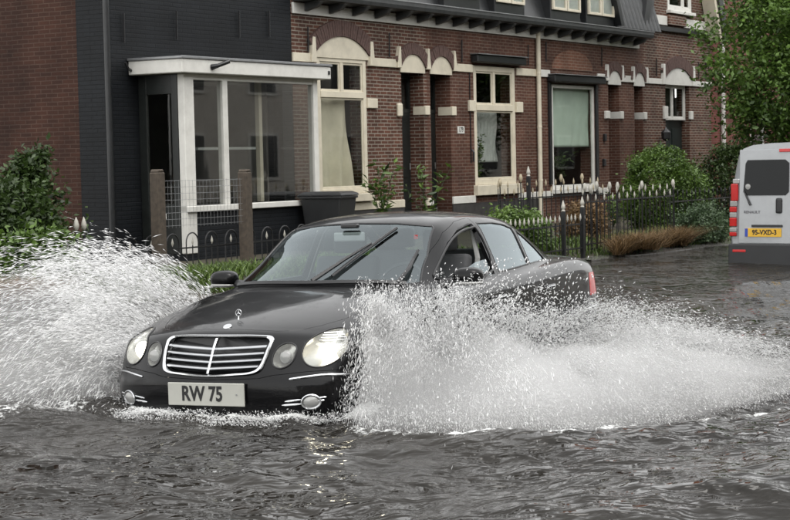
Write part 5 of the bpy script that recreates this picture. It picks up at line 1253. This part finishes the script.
for s in (-1, 1):
    S = lambda a, b: (min(a * s, b * s), max(a * s, b * s))
    d = rp('rear_door', 'van_silver', *S(.012, .80), .56, 1.88, .010, bevel=.008)
    q = S(.05, .735); wn_ = MB(); zz0, zz1 = 1.235, 1.735
    pts = [(q[0] + .0, zz0 + .05), (q[0] + .05, zz0), (q[1] - .05, zz0), (q[1], zz0 + .05), (q[1] - (.03 if s > 0 else 0), zz1 - .05), (q[1] - .06, zz1), (q[0] + .06, zz1), (q[0] + (.03 if s < 0 else 0), zz1 - .05)]
    wn_.v = [(x, yb(z) - .016, z) for x, z in pts] + [(x, yb(z) - .004, z) for x, z in pts]; wn_.f = [tuple(range(8))] + [(i, 8 + i, 8 + (i + 1) % 8, (i + 1) % 8) for i in range(8)]; wn_.build('rear_window', MATS['van_glass'], d)
    lm = empty('tail_lamp', parent=van)
    for z0, z1, m_ in ((1.16, 1.40, 'red_lamp'), (1.08, 1.155, 'clear_lamp'), (1.0, 1.075, 'red_lamp'), (.925, .995, 'clear_lamp'), (.80, .92, 'red_lamp'), (1.405, 1.47, 'clear_lamp'), (.72, .78, 'clear_lamp'), (.66, .715, 'red_lamp')):
        p = MB(); ww = np.interp((z0 + z1) / 2, [.75, 1.05, 1.3, 1.62], [.945, .948, .925, .875]) * .985
        p.box(*S(ww - .095, ww + .010), yb(z0) - .018, .11, z0, z1).build('lamp_lens', MATS[m_], lm, bevel=.008)
    for yw in (.85, 3.95):
        wh = empty('wheel', (.80 * s, yw, .33), parent=van); MB().lathe([(.20, -.10), (.28, -.108), (.32, -.09), (.33, -.05), (.33, .05), (.32, .09), (.28, .108), (.20, .10)], (0, 0, 0), 32, 0).build('tyre', MATS['rubber'], wh, smooth=True)
        MB().lathe([(.205, -.09), (.19, .0), (.205, .09), (.15, .075), (.05, .08), (.0, .08)], (0, 0, 0), 24, 0).build('rim', MATS['satin_chrome'], wh, smooth=True)
    sw_ = MB(); sw_.prism([(1.9, 1.25), (3.0, 1.25), (3.0, 1.66), (1.9, 1.70)], s * .925 - .012, s * .925 + .012, 0).build('side_window', MATS['van_glass'], van)
    mb = MB().box(*S(.98, 1.16), 3.5, 3.62, 1.15, 1.45); mb.build('door_mirror', MATS['van_plastic'], van, bevel=.03, seg=2)
    MB().box(*S(.93, 1.0), 3.52, 3.58, 1.2, 1.26).build('mirror_arm', MATS['van_plastic'], van)
ws_ = MB(); ws_.v = [(-.78, 4.20, 1.33), (.78, 4.20, 1.33), (.70, 3.66, 1.80), (-.70, 3.66, 1.80)]; ws_.f = [(0, 1, 2, 3)]; o = ws_.build('windscreen', MATS['van_glass'], van); o.modifiers.new('t', 'SOLIDIFY').thickness = .02
rp('rear_bumper', 'van_plastic', -.93, .93, .24, .555, .075, bevel=.02, back=.12)
rp('reflector', 'red_lamp', -.86, -.66, .44, .475, .080); rp('reflector', 'red_lamp', .66, .86, .44, .475, .080)
rp('brake_light', 'red_lamp', -.20, -.04, 1.84, 1.885, .026)
hn = rp('door_handle', 'van_plastic', -.245, -.145, .98, 1.20, .035, bevel=.03)
vp = rp('number_plate', 'plate_yellow', -.70, -.155, .655, .775, .022, bevel=.003); rp('blue_band', 'plate_blue', -.70, -.655, .657, .773, .0225, vp, 0)
lt = link('lettering', text_mesh('95-VXD-3', .098, .001, .0025, .90), MATS['ink'], vp); lt.location = (-.405, yb(.715) - .024, .715); lt.rotation_euler = (R(90), 0, 0)
rp('plate_lamp_bar', 'van_plastic', -.60, -.14, .79, .825, .03)
lt = link('badge_lettering', text_mesh('RENAULT', .052, .001, .001, 1.1), MATS['lettering_grey'], van); lt.location = (-.60, yb(1.0) - .013, 1.0); lt.rotation_euler = (R(90), 0, 0)
MB().tube([(-.62, yb(1.15) - .03, 1.10), (-.72, yb(1.3) - .03, 1.30)], [.016, .008], 6).build('rear_wiper', MATS['van_plastic'], van)
MB().lathe([(.0, .0), (.04, .001), (.04, .012), (0, .013)], (-.66, yb(1.36) - .03, 1.36), 10, 1).build('washer_cap', MATS['clear_lamp'], van)
# ------------------------------------------------------------------ houses on the camera's side of the street (behind and beside the viewpoint), unseen, added for glass and paint to reflect
for k in range(9):
    u0 = -48 + 15.2 * k; o = empty('reflection_house', UVZ(u0 + 15, 20.5, 0), HROT + math.pi); tag(o, 'plain unseen terraced house added across the street for reflections, %s along the row' % ['first', 'second', 'third', 'fourth', 'fifth', 'sixth', 'seventh', 'eighth', 'ninth'][k], 'house', 'unseen houses added across the street')
    wl = MB(); xs_ = [(.9, 2.6), (4.6, 6.3), (8.6, 10.3), (12.4, 14.1)]
    MB().box(0, 15, 0, 8, -.2, 6.2).build('wall', MATS['plaster' if k < 6 else 'brick_side'], o); MB().prism([(-.4, 6.2), (4, 10.2 + 3 * (k > 5)), (8.4, 6.2)], 0, 15, 0).build('roof', MATS['gutter'], o)
    for a, b in xs_:
        for z in (1.0, 3.9):
            f = MB().box(a, b, -.05, .02, z, z + 1.6).build('window', MATS['white_paint'], o); MB().box(a + .1, b - .1, -.06, -.052, z + .1, z + 1.5).build('pane', MATS['van_glass'], f)
# ------------------------------------------------------------------ spray thrown up by the front wheels: thousands of drops and filaments
def drops(P, D, r, ln):
    "three-sided spindle per drop: centre, direction, radius, length"
    D = D / (np.linalg.norm(D, axis=1, keepdims=True) + 1e-9); a = np.cross(D, np.array([.3, .5, .81])); a /= np.linalg.norm(a, axis=1, keepdims=True) + 1e-9; b = np.cross(D, a)
    r = r[:, None]; ln = ln[:, None]; q = P + D * ln * .12
    V = np.stack([P - D * ln * .5, q + a * r, q + (-.5 * a + .866 * b) * r, q + (-.5 * a - .866 * b) * r, P + D * ln * .5], 1).reshape(-1, 3)
    k = np.arange(len(P))[:, None] * 5
    F = np.concatenate([k + np.array([[0, 2, 1]]), k + np.array([[0, 3, 2]]), k + np.array([[0, 1, 3]]), k + np.array([[4, 1, 2]]), k + np.array([[4, 2, 3]]), k + np.array([[4, 3, 1]])], 0)
    return V, F
def poly_at(pts, s):
    p = np.array(pts, float); d = np.r_[0, np.cumsum(np.linalg.norm(np.diff(p, axis=0), axis=1))]; d /= d[-1]
    return np.stack([np.interp(s, d, p[:, 0]), np.interp(s, d, p[:, 1])], 1)
def hull(Ic, Oc, hs, hh, k=.8, ns=70, nt=26, seed=0, t0=.03, t1=.97):
    "closed lumpy envelope under the arcs: triangles"
    S, T = np.meshgrid(np.linspace(.01, .99, ns), np.linspace(t0, t1, nt), indexing='ij'); s = S.ravel(); t = T.ravel()
    A = poly_at(Ic, s); Bq = poly_at(Oc, s); h = np.interp(s, hs, hh) * k * (.6 + .5 * vnoise(s * 17 + 7, t * 5 + 3, 91) + .45 * vnoise(s * 38, t * 12, 93 + seed))
    e = np.minimum(1, np.minimum(s, 1 - s) / .04); z = h * 4 * t * (1 - t) * (1.18 - .36 * t) * e
    xy = A + (Bq - A) * t[:, None]; n = ns * nt; top = np.concatenate([xy, z[:, None] + .004], 1); bot = np.concatenate([xy, np.full((n, 1), -.004)], 1)
    i = np.arange(n).reshape(ns, nt); q = np.stack([i[:-1, :-1], i[1:, :-1], i[1:, 1:], i[:-1, 1:]], -1).reshape(-1, 4)
    F = [q[:, [0, 1, 2]], q[:, [0, 2, 3]], q[:, [2, 1, 0]] + n, q[:, [3, 2, 0]] + n]
    ring = np.concatenate([i[:-1, 0], i[-1, :-1], i[1:, -1][::-1], i[0, 1:][::-1]]); r2 = np.roll(ring, -1)
    F += [np.stack([ring, ring + n, r2 + n], 1), np.stack([ring, r2 + n, r2], 1)]
    return np.concatenate([top, bot]), np.concatenate(F)
def spray(name, label, batches, mist=None, torn=True):
    Vs, Fs, n = [], [], 0
    for P, D, r, ln in batches:
        k = P[:, 2] > -.02
        if torn:   # torn sheets: gaps and fingers running with the throw
            q = P[:, :2] - CARW(.865, 0)[:2]; b_ = q @ -CF[:2]; n_ = np.abs(q @ CN[:2]); f_ = vnoise(b_ * 4.5 + n_ * 2.2 + 40, P[:, 2] * 2.2 - n_ * 1.1 + 30, 95) * .65 + .35 * vnoise(b_ * 13 + n_ * 5 + 40, P[:, 2] * 6 - n_ * 2.5 + 30, 96)
            lim = .34 + .15 * np.clip(P[:, 2] / .5, 0, 1); k &= g.random(len(P)) < np.clip((f_ - lim + .10) / .20, .05, 1)
        V, F = drops(P[k], D[k], r[k], ln[k]); Vs.append(V); Fs.append(F + n); n += len(V)
    nf = sum(len(f) for f in Fs)
    if mist: V, F = mist[0]; Vs.append(V); Fs.append(F + n)
    me = np_mesh(name, np.concatenate(Vs), np.concatenate(Fs), True); me.materials.append(MATS['spray'])
    if mist:
        me.materials.append(MATS[mist[1]]); mi = np.zeros(len(me.polygons), np.int32); mi[nf:] = 1; me.polygons.foreach_set('material_index', mi)
        bm = bmesh.new(); bm.from_mesh(me); bmesh.ops.recalc_face_normals(bm, faces=[f for f in bm.faces if f.material_index == 1]); bm.to_mesh(me); bm.free()
    o = link(name, me); tag(o, label, 'splash', kind='stuff'); return o
def sheet_spray(g, n, Ic, Oc, hs, hh, fill, rr, ll, thick=.05, top=0.0, jit=.25, tb=(1.2, 1.2), sd=None):
    "drops filling the arc between the wheel line and the landing line"
    s = g.random(n) if sd is None else np.clip(sd(n), 0, 1); t = g.beta(*tb, n)
    A = poly_at(Ic, s); Bq = poly_at(Oc, s); h = np.interp(s, hs, hh) * (.72 + .5 * vnoise(s * 17 + 7, t * 5 + 3, 91)) * (.86 + .28 * vnoise(s * 60, t * 9, 92))
    sh = 4 * t * (1 - t) * (1.18 - .36 * t); f = g.random(n) ** fill; lift = 1 + top * g.exponential(1, n)
    z = h * sh * f * lift + .01
    P = np.concatenate([A + (Bq - A) * t[:, None], z[:, None]], 1) + g.normal(size=(n, 3)) * thick * np.array([1, 1, .5])
    dz = h * (4 - 8 * t) * .9; D = np.concatenate([(Bq - A), dz[:, None]], 1)
    D[:, :2] += (CF[:2] * -.25)[None] ; D += g.normal(size=(n, 3)) * jit * np.linalg.norm(D, axis=1, keepdims=True)
    return P, D, rr[0] * (rr[1] / rr[0]) ** (g.random(n) ** 1.8), ll[0] + (ll[1] - ll[0]) * g.random(n) ** 2
def jets(g, nj, per, Ic, Oc, hs, hh, rr, ll, spread=.05, sd=None, tmax=1.0, hvar=.35, wob=.10):
    "ropes of water: each jet is its own arc, its drops strung along it and parting as it flies"
    s = g.random(nj) if sd is None else np.clip(sd(nj), 0, 1); A = poly_at(Ic, np.clip(s + g.normal(size=nj) * .015, 0, 1)); Bq = poly_at(Oc, np.clip(s + g.normal(size=nj) * .05, 0, 1))
    rng_ = np.exp(g.normal(size=nj) * .22 - .12); h = np.interp(s, hs, hh) * np.minimum(1.12, np.exp(g.normal(size=nj) * hvar - .18)); k = np.repeat(np.arange(nj), per); n = nj * per
    t0 = g.random(nj) * .45; t = np.clip(t0[k] + (.12 + .5 * g.random(nj))[k] * g.random(n) ** .8, 0, tmax)
    d = (Bq - A) * rng_[:, None]; ph = g.random(nj) * 6.28
    P = np.concatenate([A[k] + d[k] * t[:, None], (h[k] * 4 * t * (1 - t) * (1.18 - .36 * t))[:, None] + .01], 1); P += g.normal(size=(n, 3)) * (spread * (.15 + t))[:, None]
    P[:, 2] += wob * h[k] * np.sin(t * 9 + ph[k]) * t
    D = np.concatenate([d[k], (h[k] * (4 - 8 * t))[:, None]], 1); D += g.normal(size=(n, 3)) * .18 * np.linalg.norm(D, axis=1, keepdims=True)
    return P, D, rr[0] * (rr[1] / rr[0]) ** (g.random(n) ** 1.6), ll[0] + (ll[1] - ll[0]) * g.random(n) ** 2
g = np.random.default_rng(77)
def CB(b, nn): return tuple(CARW(.865 + b, .91 + nn)[:2])
def CBr(b, nn): return tuple(CARW(.865 + b, -.91 - nn)[:2])
inn = [CB(-.42, .0), CB(-.1, .02), CB(.3, .05), CB(.9, .06), CB(1.7, .08), CB(2.6, .12), CB(3.6, .2), CB(4.4, .3)]
hs = [0, .12, .25, .38, .5, .6, .7, .8, .9, 1]; hh = [.68, .74, .60, .44, .46, .48, .37, .23, .11, .02]
batches = [sheet_spray(g, 62000, inn, SPL_OUT, hs, hh, .8, (.0006, .0022), (.006, .03), .05),
           sheet_spray(g, 52000, inn, SPL_OUT, hs, [x * .55 for x in hh], .9, (.0008, .0026), (.006, .028), .06, tb=(1.6, 1.1)),
           jets(g, 1500, 75, inn, SPL_OUT, hs, hh, (.0008, .0036), (.010, .06), .04),
           jets(g, 260, 45, inn, SPL_OUT, [0, .1, .3, .6, 1], [.68, .78, .66, .46, .2], (.0014, .0060), (.012, .055), .05, lambda n: g.beta(1.0, 2.2, n), hvar=.25),
           jets(g, 160, 55, inn, SPL_OUT, hs, [x * 1.12 for x in hh], (.0012, .0050), (.012, .055), .05, lambda n: g.normal(.57, .06, n), hvar=.25),
           jets(g, 480, 75, inn, SPL_OUT, hs, hh, (.0008, .0036), (.012, .07), .04, lambda n: g.beta(1.0, 3.2, n), hvar=.22),
           jets(g, 130, 14, inn, SPL_OUT, hs, hh, (.0025, .0060), (.05, .16), .03),
           sheet_spray(g, 2600, inn, SPL_OUT, hs, [.60, .80, .70, .58, .5, .45, .35, .25, .15, .05], .5, (.0016, .0065), (.010, .05), .05, .12, .45, (1.0, 2.6), lambda n: g.beta(1.3, 1.8, n) * .8)]
# big drops flying along the doors
n = 1500; b_ = g.uniform(.05, 3.3, n); z_ = .30 + .62 * g.random(n) ** 1.6 * np.interp(b_, [0, .6, 2.4, 3.3], [.95, 1, .85, .6]); q = np.array([CARW(.865 + bb, .91 + nn)[:2] for bb, nn in zip(b_, g.uniform(.06, .4, n))])
batches.append((np.concatenate([q, z_[:, None]], 1), np.array([.35, -.15, 1.0]) + g.normal(size=(n, 3)) * .45, g.uniform(.002, .0078, n), g.uniform(.010, .045, n)))
spray('splash', 'big white fan of spray thrown up beside the black car, nearest the viewer', batches, (hull(inn, SPL_OUT, hs, [.52, .56, .42, .27, .25, .25, .18, .10, .05, .01], 1.0), 'mist'))
inl = [CBr(-.34, .03), CBr(-.15, .03), CBr(.1, .04), CBr(.8, .06), CBr(1.8, .1)]
hl = [0, .2, .4, .6, .8, 1]; hv = [.24, .42, .64, .86, .95, .90]
batches = [jets(g, 430, 60, inl, SPL_LEFT, hl, hv, (.0011, .0042), (.03, .14), .05, hvar=.16, wob=.05),
           sheet_spray(g, 9000, inl, SPL_LEFT, hl, hv, .35, (.0008, .0026), (.03, .11), .07, jit=.16),
           sheet_spray(g, 3000, inl, SPL_LEFT, hl, [x * .45 for x in hv], .8, (.0012, .0045), (.015, .07), .10, tb=(2, 1)),
           jets(g, 120, 40, inl, SPL_LEFT, hl, [x * 1.06 for x in hv], (.0015, .0055), (.02, .09), .07, hvar=.12)]
spray('splash', 'grey-white sheet of spray thrown over the verge left of the car', batches, (hull(inl, SPL_LEFT, hl, hv, .78, seed=3), 'thin_mist'))
# wash breaking against the bumper
n = 10000; s = g.random(n); q = poly_at(nose, s) + g.normal(size=(n, 2)) * .075 + CF[:2] * .05; z_ = .015 + .055 * g.random(n) ** 2 * (.4 + 1.2 * vnoise(s * 30, s * 0, 12))
spray('bow_wave', 'low broken wave foaming along the front bumper', [(np.concatenate([q, z_[:, None]], 1), np.concatenate([np.repeat(CF[None, :2], n, 0), np.full((n, 1), .4)], 1) + g.normal(size=(n, 3)) * .5, .0008 + .0042 * g.random(n) ** 2.5, g.uniform(.006, .035, n))], torn=False)
